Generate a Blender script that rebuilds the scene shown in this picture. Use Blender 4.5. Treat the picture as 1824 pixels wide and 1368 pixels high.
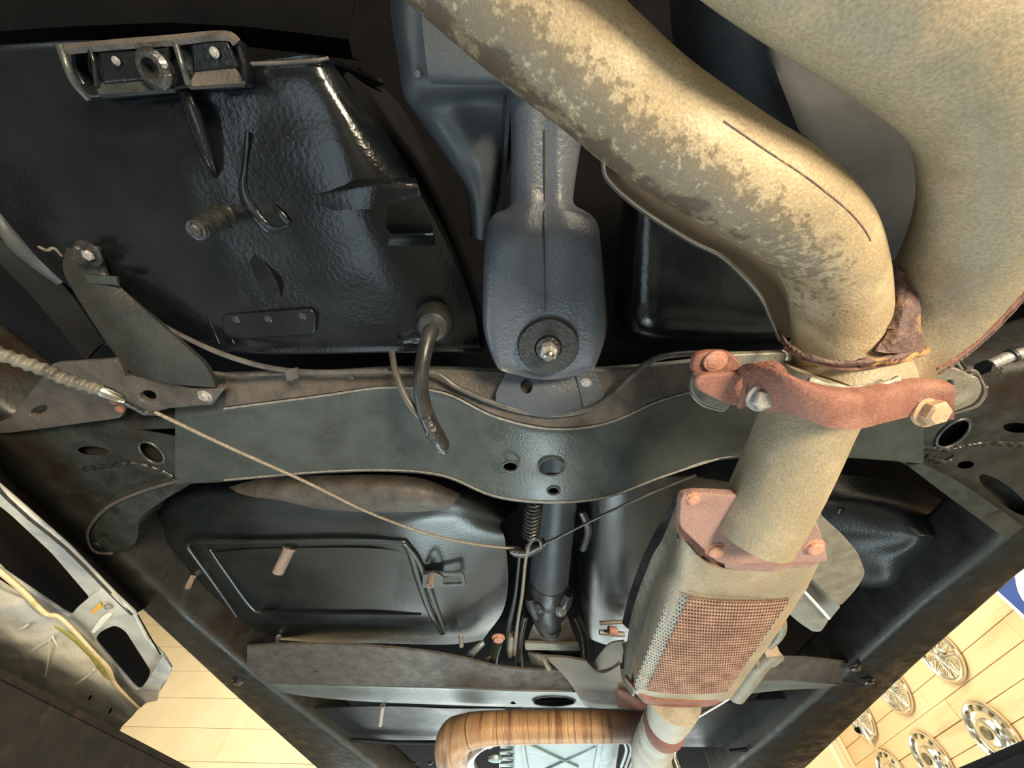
import bpy, bmesh, math, random
from mathutils import Vector, Matrix, noise
random.seed(7)
PI = math.pi
S = bpy.context.scene
for o in list(bpy.data.objects): bpy.data.objects.remove(o)
COL = S.collection

# ---------------------------------------------------------------- camera
FPX, CX, CY, CAMZ = 659.0, 912.0, 684.0, 1.60
dX = Vector((1, -0.033, -0.055)).normalized()
dY = Vector((72, 1081, 659)); dY = (dY - dX*dY.dot(dX)).normalized()
dZ = dX.cross(dY)
if dZ.z < 0: dZ = -dZ
# (dX,dY,dZ) are the world axes written in image axes (right, down, into the picture)
cam_d = bpy.data.cameras.new('camera'); cam = bpy.data.objects.new('camera', cam_d); COL.objects.link(cam)
cam_d.sensor_width = 36; cam_d.lens = FPX/1824*36; cam_d.clip_start = 0.01; cam_d.clip_end = 60
right = Vector((dX.x, dY.x, dZ.x)); down = Vector((dX.y, dY.y, dZ.y)); fwd = Vector((dX.z, dY.z, dZ.z))
cam.matrix_world = Matrix(((right.x, -down.x, -fwd.x, 0), (right.y, -down.y, -fwd.y, 0), (right.z, -down.z, -fwd.z, CAMZ), (0, 0, 0, 1)))
S.camera = cam

# ---------------------------------------------------------------- light
W = bpy.data.worlds.new('workshop_air'); S.world = W; W.use_nodes = True
W.node_tree.nodes['Background'].inputs[0].default_value = (0.72, 0.85, 1.0, 1)
W.node_tree.nodes['Background'].inputs[1].default_value = 0.05
def area(name, loc, target, sx, sy, power, colr):
    d = bpy.data.lights.new(name, 'AREA'); d.shape = 'RECTANGLE'; d.size = sx; d.size_y = sy
    d.energy = power; d.color = colr
    o = bpy.data.objects.new(name, d); COL.objects.link(o); o.location = loc
    o.rotation_euler = (Vector(target)-Vector(loc)).to_track_quat('-Z', 'Y').to_euler()
    return o
area('assumed_rear_light', (2.2, -3.6, 1.3), (0.2, 0, 1.8), 2.2, 1.8, 120, (1.0, .86, .64))  # assumed unseen warm light from the rear right, falls on the pipes
area('added_right_light', (1.15, -1.35, 0.50), (0.15, -0.05, 1.82), .7, .5, 110, (1.0, .84, .60))  # added unseen light, set low to reach past the right exhaust leg
area('left_fill_light', (-3.4, 1.6, 0.7), (-.6, 0.9, 1.9), 1.6, 1.2, 55, (.66, .86, 1.0))  # added unseen fill from the left, brightens the sill skin
area('front_reflection_fill', (-0.2, 5.9, 1.15), (-0.1, 0, 1.7), 4.4, 2.3, 105, (.72, .93, 1.0))  # added unseen light, gives cool reflections on the forward parts
area('floor_fill_light', (-0.80, 0.0, 0.12), (-.80, 0, 3), .75, 1.2, 6.5, (.70, .88, 1.0))  # added unseen fill, mirrored as the cool glow on the left pan
area('assumed_floor_light', (-0.1, 1.9, 0.12), (0.0, .5, 1.95), 1.0, .7, 26, (.78, .97, 1.0))  # assumed unseen light low ahead, brightens the crossmember centre and seat pan
area('assumed_ceiling_light', (1.4, 3.4, 4.5), (2.2, 5.4, 1.5), 2.6, 2.6, 165, (1.0, .90, .72))  # assumed unseen light overhead, brightens the walls at the right
area('assumed_ceiling_light', (-2.8, 3.6, 4.5), (-3.4, 5.8, 1.5), 2.6, 2.6, 200, (1.0, .90, .72))  # assumed unseen light overhead, brightens the front wall at the left
S.view_settings.view_transform = 'Standard'; S.view_settings.look = 'None'
S.view_settings.gamma = 1; S.view_settings.use_curve_mapping = False
S.view_settings.exposure = 0.0

# ---------------------------------------------------------------- pixel rays to world points
def ray(u, v):
    i = Vector((u-CX, v-CY, FPX))
    return Vector((i.dot(dX), i.dot(dY), i.dot(dZ)))
def P(u, v, h):                 # point seen at (u, v) that lies h above the camera
    d = ray(u, v); return Vector((0, 0, CAMZ)) + d*(h/d.z)
def PX(u, v, x):
    d = ray(u, v); return Vector((0, 0, CAMZ)) + d*(x/d.x)
def PPL(u, v, p0, n):
    d = ray(u, v); c = Vector((0, 0, CAMZ)); return c + d*((p0-c).dot(n)/d.dot(n))
def depth(p): return (p-Vector((0, 0, CAMZ))).dot(fwd)
def V(p): return p if isinstance(p, Vector) else P(p[0], p[1], p[2])

# ---------------------------------------------------------------- materials
def mk(name, c1, c2=None, scale=20, rough=.5, rough2=None, grain=.22, gs=900, metal=0, bump=0, bscale=None, coat=0, c3=None, s3=6, t3=(.55, .65), stretch=None, spec=.5):
    m = bpy.data.materials.new(name); m.use_nodes = True; n = m.node_tree; N = n.nodes; L = n.links
    b = N['Principled BSDF']
    b.inputs['Metallic'].default_value = metal; b.inputs['Roughness'].default_value = rough
    b.inputs['Coat Weight'].default_value = coat; b.inputs['Coat Roughness'].default_value = .15
    b.inputs['Specular IOR Level'].default_value = spec
    c2 = c2 or c1
    tc = N.new('ShaderNodeTexCoord'); src = tc.outputs['Object']
    if stretch:
        mp = N.new('ShaderNodeMapping'); mp.inputs['Scale'].default_value = stretch
        L.new(src, mp.inputs[0]); src = mp.outputs[0]
    t = N.new('ShaderNodeTexNoise'); t.inputs['Scale'].default_value = scale; t.inputs['Detail'].default_value = 7
    t.inputs['Roughness'].default_value = .65; L.new(src, t.inputs['Vector'])
    r = N.new('ShaderNodeValToRGB'); r.color_ramp.elements[0].position = .35; r.color_ramp.elements[1].position = .65
    r.color_ramp.elements[0].color = (*c1, 1); r.color_ramp.elements[1].color = (*c2, 1)
    L.new(t.outputs[0], r.inputs[0]); out = r.outputs[0]
    if c3:
        t2 = N.new('ShaderNodeTexNoise'); t2.inputs['Scale'].default_value = s3; t2.inputs['Detail'].default_value = 6; t2.inputs['Roughness'].default_value = .6
        L.new(src, t2.inputs['Vector'])
        r2 = N.new('ShaderNodeValToRGB'); r2.color_ramp.elements[0].position = t3[0]; r2.color_ramp.elements[1].position = t3[1]
        L.new(t2.outputs[0], r2.inputs[0])
        mx = N.new('ShaderNodeMix'); mx.data_type = 'RGBA'; L.new(r2.outputs[0], mx.inputs[0]); L.new(out, mx.inputs[6]); mx.inputs[7].default_value = (*c3, 1)
        out = mx.outputs[2]
    if grain:
        t4 = N.new('ShaderNodeTexNoise'); t4.inputs['Scale'].default_value = gs; t4.inputs['Detail'].default_value = 3; L.new(src, t4.inputs['Vector'])
        m4 = N.new('ShaderNodeMapRange'); m4.inputs[1].default_value = .3; m4.inputs[2].default_value = .7; m4.inputs[3].default_value = 1-grain; m4.inputs[4].default_value = 1+grain
        L.new(t4.outputs[0], m4.inputs[0]); v4 = N.new('ShaderNodeVectorMath'); v4.operation = 'SCALE'; L.new(out, v4.inputs[0]); L.new(m4.outputs[0], v4.inputs['Scale']); out = v4.outputs[0]
    L.new(out, b.inputs['Base Color'])
    if rough2 is not None:
        mr = N.new('ShaderNodeMapRange'); mr.inputs[3].default_value = rough; mr.inputs[4].default_value = rough2
        mr.inputs[1].default_value = .35; mr.inputs[2].default_value = .65
        L.new(t.outputs[0], mr.inputs[0]); L.new(mr.outputs[0], b.inputs['Roughness'])
    if bump:
        tb = N.new('ShaderNodeTexNoise'); tb.inputs['Scale'].default_value = bscale or scale*4; tb.inputs['Detail'].default_value = 5
        L.new(src, tb.inputs['Vector'])
        bp = N.new('ShaderNodeBump'); bp.inputs['Strength'].default_value = bump; bp.inputs['Distance'].default_value = .0015
        L.new(tb.outputs[0], bp.inputs['Height']); L.new(bp.outputs[0], b.inputs['Normal'])
    return m
M = {}
M['black'] = mk('gloss_black_paint', (.004, .005, .006), (.008, .010, .012), 14, .13, .24, bump=.2, bscale=260)
M['satin'] = mk('satin_black_paint', (.006, .008, .009), (.011, .015, .016), 8, .24, .36, bump=.15, bscale=260, spec=1.0)
M['channel'] = mk('brightened_channel_paint', (.07, .09, .10), (.12, .15, .16), 14, .26, .40, bump=.3, bscale=300, spec=.9)  # colour lightened to stand for the cool reflection on the channel
M['tub'] = mk('tub_paint', (.009, .012, .015), (.018, .022, .026), 14, .6, .75, bump=.1, bscale=200, c3=(.010, .011, .012), s3=22)
M['undercoat'] = mk('black_undercoat', (.010, .011, .012), (.028, .028, .027), 24, .30, .55, bump=.7, bscale=380)
M['frame'] = mk('frame_paint', (.028, .034, .034), (.042, .050, .047), 40, .28, .42, bump=.2, bscale=420, spec=.8, c3=(.014, .014, .012), s3=34, t3=(.56, .70))
M['frame_dusty'] = mk('dusty_frame_paint', (.105, .090, .078), (.048, .043, .040), 38, .42, .6, bump=.6, bscale=420, c3=(.12, .105, .09), s3=14, t3=(.56, .72))
M['rail'] = mk('rail_paint', (.019, .020, .018), (.030, .031, .028), 30, .32, .60, bump=.35, bscale=300, c3=(.022, .013, .008), s3=7)
M['stud'] = mk('stud_steel', (.16, .13, .115), (.26, .20, .175), 90, .6, bump=.4, bscale=400)
M['shield_dark'] = mk('shadowed_shield', (.028, .024, .018), (.05, .04, .03), 30, .6)  # dark tone paints in the shadow on the strip's inner face
M['dark'] = mk('matt_black', (.004, .004, .005), (.008, .008, .009), 12, .85, spec=.08)
M['deck'] = mk('black_fibreglass', (.006, .008, .009), (.011, .014, .016), 10, .28, .45, bump=.4, bscale=300)
M['greybrkt'] = mk('grey_blue_enamel', (.055, .064, .082), (.075, .085, .102), 16, .30, .42, bump=.35, bscale=330, c3=(.05, .055, .065), s3=24, t3=(.6, .8))
M['cast'] = mk('grey_casting', (.042, .050, .060), (.060, .066, .072), 12, .40, .55, bump=.12, bscale=240)
M['alu'] = mk('bare_aluminium', (.24, .31, .33), (.38, .46, .48), 30, .34, .5, metal=.5, bump=.4, bscale=160)
M['shield'] = mk('dull_steel_shield', (.22, .20, .155), (.32, .30, .24), 60, .45, .6, metal=.45, bump=.3, bscale=420)
M['trans_plate'] = mk('dusty_steel_plate', (.17, .145, .12), (.23, .20, .165), 40, .5, .65, metal=.2, bump=.3)
M['rust'] = mk('brown_red_rust', (.20, .078, .055), (.28, .125, .092), 55, .7, .85, bump=.6, bscale=500, c3=(.34, .17, .12), s3=30, t3=(.5, .75))
M['rust_pale'] = mk('pale_pink_rust', (.26, .155, .135), (.35, .22, .185), 60, .7, .85, bump=.5, bscale=500, c3=(.23, .13, .13), s3=30, t3=(.5, .7))
M['rust_orange'] = mk('orange_rust', (.50, .22, .07), (.62, .35, .16), 90, .8, bump=1, bscale=420, c3=(.11, .06, .06), s3=120, t3=(.46, .56), grain=.35)
M['rust_purple'] = mk('burnt_weld', (.10, .06, .06), (.20, .12, .10), 120, .5, bump=1, bscale=500, c3=(.42, .24, .12), s3=90)
M['crust'] = mk('white_crust', (.60, .57, .48), (.30, .26, .18), 160, .85, bump=1, bscale=500)
M['bolt'] = mk('tan_bolt', (.42, .27, .16), (.52, .37, .24), 90, .55, bump=.4, bscale=400)
M['bolt_grey'] = mk('grey_bolt', (.26, .25, .24), (.42, .40, .37), 90, .45, metal=.3, bump=.4, bscale=400)
M['bolt_pink'] = mk('rusty_bolt', (.46, .22, .15), (.56, .30, .22), 90, .65, bump=.4, bscale=400)
M['tarbolt'] = mk('tarred_bolt', (.012, .012, .013), (.035, .034, .033), 120, .10, .3, bump=1, bscale=300, coat=.5)
M['skin'] = mk('pale_fibreglass', (.60, .60, .54), (.74, .72, .62), 18, .35, .5, bump=.5, bscale=60, c3=(.48, .52, .54), s3=7, t3=(.5, .62))
M['xmember'] = mk('crossmember_paint', (.034, .042, .040), (.050, .058, .055), 30, .26, .40, bump=.25, bscale=420, spec=.8, c3=(.030, .030, .026), s3=26, t3=(.56, .72))  # slightly lighter than the rest of the frame
M['guard'] = mk('rusty_guard', (.25, .13, .09), (.40, .25, .17), 60, .65, .8, bump=.3, c3=(.18, .09, .07), s3=25, t3=(.5, .7))
M['edge'] = mk('pale_edge_strip', (.16, .145, .13), (.28, .26, .235), 160, .4, .5)  # pale brown-grey strips along two crossmember edges
M['rubber'] = mk('black_rubber', (.014, .014, .015), (.035, .034, .033), 30, .28, .5, bump=.3)
M['cable'] = mk('steel_cable', (.20, .17, .13), (.36, .31, .24), 300, .4, .6, metal=.4, bump=.8, bscale=900)
M['conduit'] = mk('ribbed_conduit', (.06, .055, .045), (.16, .15, .125), 60, .42, .6, bump=.3)
M['line'] = mk('brake_line_steel', (.06, .06, .058), (.14, .13, .12), 40, .25, .4, metal=.3)
M['chrome'] = mk('bright_chrome', (.62, .60, .52), (.78, .76, .68), 30, .14, .25, metal=1)
M['hubdark'] = mk('hubcap_shadowed_paint', (.10, .085, .055), (.20, .17, .11), 30, .4, metal=.5)
M['copper'] = mk('bronzed_pipe', (.38, .20, .10), (.55, .34, .17), 10, .38, .55, metal=.3, bump=.5, bscale=160, c3=(.16, .07, .04), s3=16, t3=(.52, .66), stretch=(2.6, .25, .25))
M['cream'] = mk('cream_wall_paint', (.78, .66, .43), (.84, .72, .49), 3, .7)
M['plank'] = mk('yellowed_plank', (.70, .49, .26), (.78, .57, .33), 4, .65, bump=.2, bscale=60, c3=(.62, .42, .22), s3=2.2, stretch=(1, .25, 2))
M['concrete'] = mk('workshop_floor', (.22, .24, .25), (.30, .32, .33), 4, .6, bump=.2)
M['plaster'] = mk('plaster', (.55, .52, .46), (.60, .57, .50), 3, .8)
M['glassfibre'] = mk('raw_fibreglass', (.46, .47, .44), (.62, .62, .55), 26, .32, .5, bump=.6, bscale=60, c3=(.30, .33, .36), s3=8, t3=(.5, .62), coat=.3)
M['resin'] = mk('yellow_resin_edge', (.72, .56, .30), (.80, .66, .40), 40, .4, bump=.6, bscale=100, c3=(.42, .36, .06), s3=14, t3=(.56, .66))
M['olive'] = mk('olive_resin', (.34, .32, .07), (.50, .46, .18), 30, .4, bump=.6)
M['orange'] = mk('orange_mark', (.85, .42, .04), None, 9, .6)
M['white'] = mk('white_paint', (.80, .78, .68), (.86, .84, .75), 9, .5)
M['blue'] = mk('blue_enamel', (.025, .07, .28), (.03, .085, .33), 5, .35)
M['tyre'] = mk('brown_black_ramp', (.006, .005, .004), (.020, .014, .009), 22, .75, bump=1, bscale=40, c3=(.06, .035, .022), s3=12, t3=(.58, .72), stretch=(.3, 1.5, 1))
M['brownpaint'] = mk('brownish_primer', (.05, .032, .022), (.07, .045, .03), 9, .45, bump=.3)
M['opening_shade'] = mk('opening_shade_brown', (.012, .008, .005), None, 9, .9, spec=.05)  # near-black brown, painted-in shade behind the sill openings

def pipe_mat(name, stain, tan=(.46, .345, .205), olive=(.38, .30, .185), pale=(.56, .45, .29)):
    m = mk(name, olive, tan, 22, .45, .65, metal=.12, bump=.3, bscale=620, c3=pale, s3=40, t3=(.50, .75), grain=.20, gs=800)
    n = m.node_tree; N = n.nodes; L = n.links; b = N['Principled BSDF']
    prev = b.inputs['Base Color'].links[0].from_socket
    uv = N.new('ShaderNodeUVMap'); uv.uv_map = 'UVMap'
    sp = N.new('ShaderNodeSeparateXYZ'); L.new(uv.outputs[0], sp.inputs[0])
    def win(sock, a, bb, c, d):     # 0 before a, 1 from b to c, 0 after d
        m1 = N.new('ShaderNodeMapRange'); m1.inputs[1].default_value = a; m1.inputs[2].default_value = bb; L.new(sock, m1.inputs[0])
        m2 = N.new('ShaderNodeMapRange'); m2.inputs[1].default_value = d; m2.inputs[2].default_value = c; L.new(sock, m2.inputs[0])
        mu = N.new('ShaderNodeMath'); mu.operation = 'MULTIPLY'; L.new(m1.outputs[0], mu.inputs[0]); L.new(m2.outputs[0], mu.inputs[1]); return mu.outputs[0]
    for (ua, ub, uc, ud, va, vb, vc, vd, colr, sc, thr, amt) in stain:
        a1 = win(sp.outputs[0], ua, ub, uc, ud); a2 = win(sp.outputs[1], va, vb, vc, vd)
        mu = N.new('ShaderNodeMath'); mu.operation = 'MULTIPLY'; L.new(a1, mu.inputs[0]); L.new(a2, mu.inputs[1])
        t = N.new('ShaderNodeTexNoise'); t.inputs['Scale'].default_value = sc; t.inputs['Detail'].default_value = 8; t.inputs['Roughness'].default_value = .7
        tc = N.new('ShaderNodeTexCoord'); L.new(tc.outputs['Object'], t.inputs['Vector'])
        ad = N.new('ShaderNodeMath'); ad.operation = 'MULTIPLY_ADD'; L.new(mu.outputs[0], ad.inputs[0]); ad.inputs[1].default_value = .34; L.new(t.outputs[0], ad.inputs[2])
        mr = N.new('ShaderNodeMapRange'); mr.inputs[1].default_value = thr; mr.inputs[2].default_value = thr+.10; mr.inputs[4].default_value = amt; L.new(ad.outputs[0], mr.inputs[0])
        mx = N.new('ShaderNodeMix'); mx.data_type = 'RGBA'; L.new(mr.outputs[0], mx.inputs[0]); L.new(prev, mx.inputs[6]); mx.inputs[7].default_value = (*colr, 1)
        prev = mx.outputs[2]
    L.new(prev, b.inputs['Base Color'])
    return m

def ring_mat():
    m = M['copper']; N = m.node_tree.nodes; L = m.node_tree.links; b = N['Principled BSDF']; prev = b.inputs['Base Color'].links[0].from_socket
    uv = N.new('ShaderNodeUVMap'); uv.uv_map = 'UVMap'; sp = N.new('ShaderNodeSeparateXYZ'); L.new(uv.outputs[0], sp.inputs[0])
    tc = N.new('ShaderNodeTexCoord'); w = N.new('ShaderNodeTexNoise'); w.inputs['Scale'].default_value = 14; L.new(tc.outputs['Object'], w.inputs['Vector'])
    ad = N.new('ShaderNodeMath'); ad.operation = 'MULTIPLY_ADD'; L.new(w.outputs[0], ad.inputs[0]); ad.inputs[1].default_value = .014; L.new(sp.outputs[1], ad.inputs[2])
    cb = N.new('ShaderNodeCombineXYZ'); L.new(ad.outputs[0], cb.inputs[1])
    t = N.new('ShaderNodeTexNoise'); t.inputs['Scale'].default_value = 130; t.inputs['Detail'].default_value = 4; t.inputs['Roughness'].default_value = .7; L.new(cb.outputs[0], t.inputs['Vector'])
    r = N.new('ShaderNodeValToRGB'); e = r.color_ramp.elements; e[0].position = .37; e[0].color = (.06, .03, .03, 1); e[1].position = .43; e[1].color = (1, 1, 1, 1); L.new(t.outputs[0], r.inputs[0])
    mx = N.new('ShaderNodeMix'); mx.data_type = 'RGBA'; mx.blend_type = 'MULTIPLY'; mx.inputs[0].default_value = .85; L.new(prev, mx.inputs[6]); L.new(r.outputs[0], mx.inputs[7])
    m1 = N.new('ShaderNodeMapRange'); m1.inputs[1].default_value = .17; m1.inputs[2].default_value = .05; L.new(ad.outputs[0], m1.inputs[0])   # burnt purple near the joint
    m2 = N.new('ShaderNodeMix'); m2.data_type = 'RGBA'; L.new(m1.outputs[0], m2.inputs[0]); L.new(mx.outputs[2], m2.inputs[6]); m2.inputs[7].default_value = (.07, .04, .045, 1)
    L.new(m2.outputs[2], b.inputs['Base Color'])
ring_mat()
# ---------------------------------------------------------------- builders
ORG = {}
def props(o, label=None, cat=None, group=None, kind=None):
    if label: o['label'] = label
    if cat: o['category'] = cat
    if group: o['group'] = group
    if kind: o['kind'] = kind
    return o
def thing(name, p, label, cat, group=None):
    o = bpy.data.objects.new(name, None); COL.objects.link(o); p = V(p)
    o.location = p; o.empty_display_size = .02; ORG[o.name] = p.copy()
    return props(o, label, cat, group)
def finish(name, me, mat, parent, smooth=35):
    if parent is not None: org = ORG[parent.name]
    else:
        c = Vector(); 
        for q in me.vertices: c += q.co
        org = c/len(me.vertices)
    me.transform(Matrix.Translation(-org))
    me.materials.clear(); me.materials.append(M[mat] if isinstance(mat, str) else mat)
    if smooth:
        me.polygons.foreach_set('use_smooth', [True]*len(me.polygons))
        me.set_sharp_from_angle(angle=math.radians(smooth))
    o = bpy.data.objects.new(name, me); COL.objects.link(o)
    if parent is not None: o.parent = parent
    else: o.location = org
    ORG[o.name] = org.copy()
    return o
def mesh(name, vs, fs, mat, parent=None, smooth=35, uvs=None):
    me = bpy.data.meshes.new(name); me.from_pydata([tuple(v) for v in vs], [], fs); me.update()
    if uvs:
        l = me.uv_layers.new(name='UVMap')
        for lp in me.loops: l.data[lp.index].uv = (0, 0)
        k = 0
        for i, poly in enumerate(me.polygons):
            for j, li in enumerate(poly.loop_indices): l.data[li].uv = uvs[i][j]
    return finish(name, me, mat, parent, smooth)
def cr(p0, p1, p2, p3, t):
    return .5*((2*p1)+(p2-p0)*t+(2*p0-5*p1+4*p2-p3)*t*t+(3*p1-p0-3*p2+p3)*t*t*t)
def spline(pts, n, linear=False):
    if n <= 1: return list(pts)
    out = []
    for i in range(len(pts)-1):
        a = pts[max(i-1, 0)]; b = pts[i]; c = pts[i+1]; d = pts[min(i+2, len(pts)-1)]
        for k in range(n):
            t = k/n
            out.append(b*(1-t)+c*t if linear else cr(a, b, c, d, t))
    out.append(pts[-1]); return out
def tube(name, pts, mat, parent=None, n=6, seg=24, squash=1.0, mod=None, metres=False, cap=True, linear=False, up=None):
    # pts: (u, v, h, half width in pixels) or (Vector, radius in metres)
    C = []; R = []
    for i, p in enumerate(pts):
        if isinstance(p[0], Vector): C.append(p[0]); R.append(Vector((p[1], 0, 0)))
        else:
            q = P(p[0], p[1], p[2]); C.append(q)
            a = pts[max(i-1, 0)]; b = pts[min(i+1, len(pts)-1)]
            k = 1.0
            if not isinstance(a[0], Vector) and not isinstance(b[0], Vector):
                t = Vector((b[0]-a[0], b[1]-a[1])); rad = Vector((p[0]-CX, p[1]-CY))
                if t.length > 0 and rad.length > 0:
                    w = abs(Vector((-t.y, t.x)).normalized().dot(rad.normalized())); ct = FPX/math.sqrt(FPX**2+rad.length_squared)
                    k = 1+(1/ct-1)*w*w
            R.append(Vector((p[3] if metres else p[3]*depth(q)/FPX/k, 0, 0)))
    C = spline(C, n, linear); R = [r.x for r in spline(R, n, linear)]
    vs = []; N = len(C); L = 0; LS = []; NB = []
    nrm = None
    for i in range(N):
        T = (C[min(i+1, N-1)]-C[max(i-1, 0)]).normalized()
        if nrm is None:
            z = up or (Vector((0, 0, 1)) if abs(T.z) < .95 else Vector((0, 1, 0)))
            nrm = (z-T*z.dot(T)).normalized()
        else: nrm = (nrm-T*nrm.dot(T)).normalized()
        bn = T.cross(nrm); NB.append((nrm.copy(), bn.copy()))
        if i: L += (C[i]-C[i-1]).length
        LS.append(L)
        for k in range(seg):
            a = 2*PI*k/seg; r = R[i]*(mod(a, L) if mod else 1)
            vs.append(C[i]+nrm*math.cos(a)*r*squash+bn*math.sin(a)*r)
    fs = []; uvs = []
    for i in range(N-1):
        for k in range(seg):
            k2 = (k+1) % seg
            fs.append((i*seg+k, i*seg+k2, (i+1)*seg+k2, (i+1)*seg+k))
            uvs.append(((k/seg, LS[i]), ((k+1)/seg, LS[i]), ((k+1)/seg, LS[i+1]), (k/seg, LS[i+1])))
    if cap:
        fs.append(tuple(range(seg-1, -1, -1))); uvs.append([(0, 0)]*seg)
        fs.append(tuple((N-1)*seg+k for k in range(seg))); uvs.append([(0, L)]*seg)
    LAST['t'] = (C, R, NB)
    return mesh(name, vs, fs, mat, parent, 50, uvs)
LAST = {}
def surfline(name, src, i0, i1, a0, a1, w, mat, parent, n=40, lift=0, mod=None, wob=0):
    C, R, NB = src; pts = []
    for k in range(n+1):
        t = k/n; f = (i0+(i1-i0)*t)*(len(C)-1); i = min(int(f), len(C)-2); q = f-i
        c = C[i].lerp(C[i+1], q); r = R[i]*(1-q)+R[i+1]*q; nn = NB[i][0].lerp(NB[i+1][0], q).normalized(); bb = NB[i][1].lerp(NB[i+1][1], q).normalized()
        a = a0+(a1-a0)*t+wob*noise.noise(Vector((t*14, w*900, 1)))
        pts.append((c+(nn*math.cos(a)+bb*math.sin(a))*(r+lift), w))
    return tube(name, pts, mat, parent, 1, 8, mod=mod)
def patch(name, rows, mat, parent=None, nu=4, nv=4, thick=.003, lin_v=False, lin_u=False, smooth=40, bumpf=None, seal=True):
    R = [spline([V(p) for p in r], nu, lin_u) for r in rows]
    cols = list(zip(*R)); cols = [spline(list(c), nv, lin_v) for c in cols]
    nx, ny = len(cols), len(cols[0])
    pts = [cols[i][j] for j in range(ny) for i in range(nx)]
    if bumpf: pts = [p+Vector((0, 0, bumpf(p))) for p in pts]
    fs = []
    for j in range(ny-1):
        for i in range(nx-1): fs.append((j*nx+i, j*nx+i+1, (j+1)*nx+i+1, (j+1)*nx+i))
    if thick:       # a second skin a little further from the camera, closed all round
        me = bpy.data.meshes.new('tmp'); me.from_pydata([tuple(p) for p in pts], [], fs); me.update()
        nn = [v.normal.copy() for v in me.vertices]; bpy.data.meshes.remove(me)
        c = Vector((0, 0, CAMZ)); s = sum((1 if (p-c).dot(q) > 0 else -1) for p, q in zip(pts, nn)); s = 1 if s > 0 else -1
        m0 = len(pts); back = [p+q*s*thick for p, q in zip(pts, nn)]
        bf = [tuple(reversed([k+m0 for k in f])) for f in fs]
        side = []
        ring = [i for i in range(nx)]+[j*nx+nx-1 for j in range(1, ny)]+[(ny-1)*nx+i for i in range(nx-2, -1, -1)]+[j*nx for j in range(ny-2, 0, -1)]
        for a, b in zip(ring, ring[1:]+ring[:1]): side.append((b, a, a+m0, b+m0))
        pts = pts+back; fs = fs+bf+side
    o = mesh(name, pts, fs, mat, parent, smooth)
    bm = bmesh.new(); bm.from_mesh(o.data); bmesh.ops.recalc_face_normals(bm, faces=bm.faces); bm.to_mesh(o.data); bm.free()
    return o
def fillet(poly, r, n=5):
    if r <= 0: return [Vector((p[0], p[1])) for p in poly]
    out = []; N = len(poly)
    for i in range(N):
        a = Vector(poly[i-1][:2]); b = Vector(poly[i][:2]); c = Vector(poly[(i+1) % N][:2])
        rr = min(r, (a-b).length*.45, (c-b).length*.45)
        p = b+(a-b).normalized()*rr; q = b+(c-b).normalized()*rr
        for k in range(n+1):
            t = k/n; out.append(p*(1-t)**2+b*2*t*(1-t)+q*t*t)
    return out
def ell(u, v, a, b=None, rot=0, n=20):
    b = b or a; r = math.radians(rot)
    return [Vector((u+a*math.cos(t)*math.cos(r)-b*math.sin(t)*math.sin(r), v+a*math.cos(t)*math.sin(r)+b*math.sin(t)*math.cos(r))) for t in [2*PI*k/n for k in range(n)]]
def plate(name, outer, h, thick, mat, parent=None, holes=(), r=0, bevel=.001, plane=None, smooth=35, near=False):
    """flat plate: pixel outline carried onto the plane z = h (or onto the plane through three (u, v, h) points)"""
    if plane:
        a, b, c = [V(p) for p in plane]; n = (b-a).cross(c-a).normalized(); p0 = a
    else: n = Vector((0, 0, 1)); p0 = Vector((0, 0, CAMZ+h))
    if (p0-Vector((0, 0, CAMZ))).dot(n) < 0: n = -n
    ex = (Vector((1, 0, 0))-n*n.x) if abs(n.x) < .9 else (Vector((0, 1, 0))-n*n.y); ex.normalize(); ey = n.cross(ex)
    cu = bpy.data.curves.new('tmp', 'CURVE'); cu.dimensions = '2D'; cu.fill_mode = 'BOTH'
    cu.extrude = max(thick/2-bevel, .0001); cu.bevel_depth = bevel; cu.bevel_resolution = 2; cu.offset = -bevel
    for k, poly in enumerate([fillet(outer, r)]+list(holes)):
        q = [PPL(p[0], p[1], p0, n)-p0 for p in poly]; q = [(w.dot(ex), w.dot(ey)) for w in q]
        ar = sum(q[i-1][0]*q[i][1]-q[i][0]*q[i-1][1] for i in range(len(q)))
        if (ar < 0) == (k == 0): q.reverse()
        sp = cu.splines.new('POLY'); sp.points.add(len(q)-1); sp.use_cyclic_u = True
        for i, w in enumerate(q): sp.points[i].co = (w[0], w[1], 0, 1)
    oc = bpy.data.objects.new('tmp', cu); me = bpy.data.meshes.new_from_object(oc)
    bpy.data.objects.remove(oc); bpy.data.curves.remove(cu)
    me.name = name
    me.transform(Matrix(((ex.x, ey.x, n.x, 0), (ex.y, ey.y, n.y, 0), (ex.z, ey.z, n.z, 0), (0, 0, 0, 1))))
    me.transform(Matrix.Translation(p0+n*thick/2*(-1 if near else 1)))
    return finish(name, me, mat, parent, smooth)
def lathe(name, c, axis, prof, mat, parent=None, seg=24, hexa=False, smooth=35):
    # prof: list of (radius, distance along axis) from the base at c
    c = V(c); axis = axis.normalized(); x = axis.orthogonal().normalized(); y = axis.cross(x)
    vs = []; fs = []
    for (r, t) in prof:
        for k in range(seg):
            a = 2*PI*k/seg; vs.append(c+axis*t+(x*math.cos(a)+y*math.sin(a))*r)
    for i in range(len(prof)-1):
        for k in range(seg): fs.append((i*seg+k, i*seg+(k+1) % seg, (i+1)*seg+(k+1) % seg, (i+1)*seg+k))
    fs.append(tuple(range(seg-1, -1, -1))); fs.append(tuple((len(prof)-1)*seg+k for k in range(seg)))
    return mesh(name, vs, fs, mat, parent, smooth)
DOWN = Vector((0, 0, -1))
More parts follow.
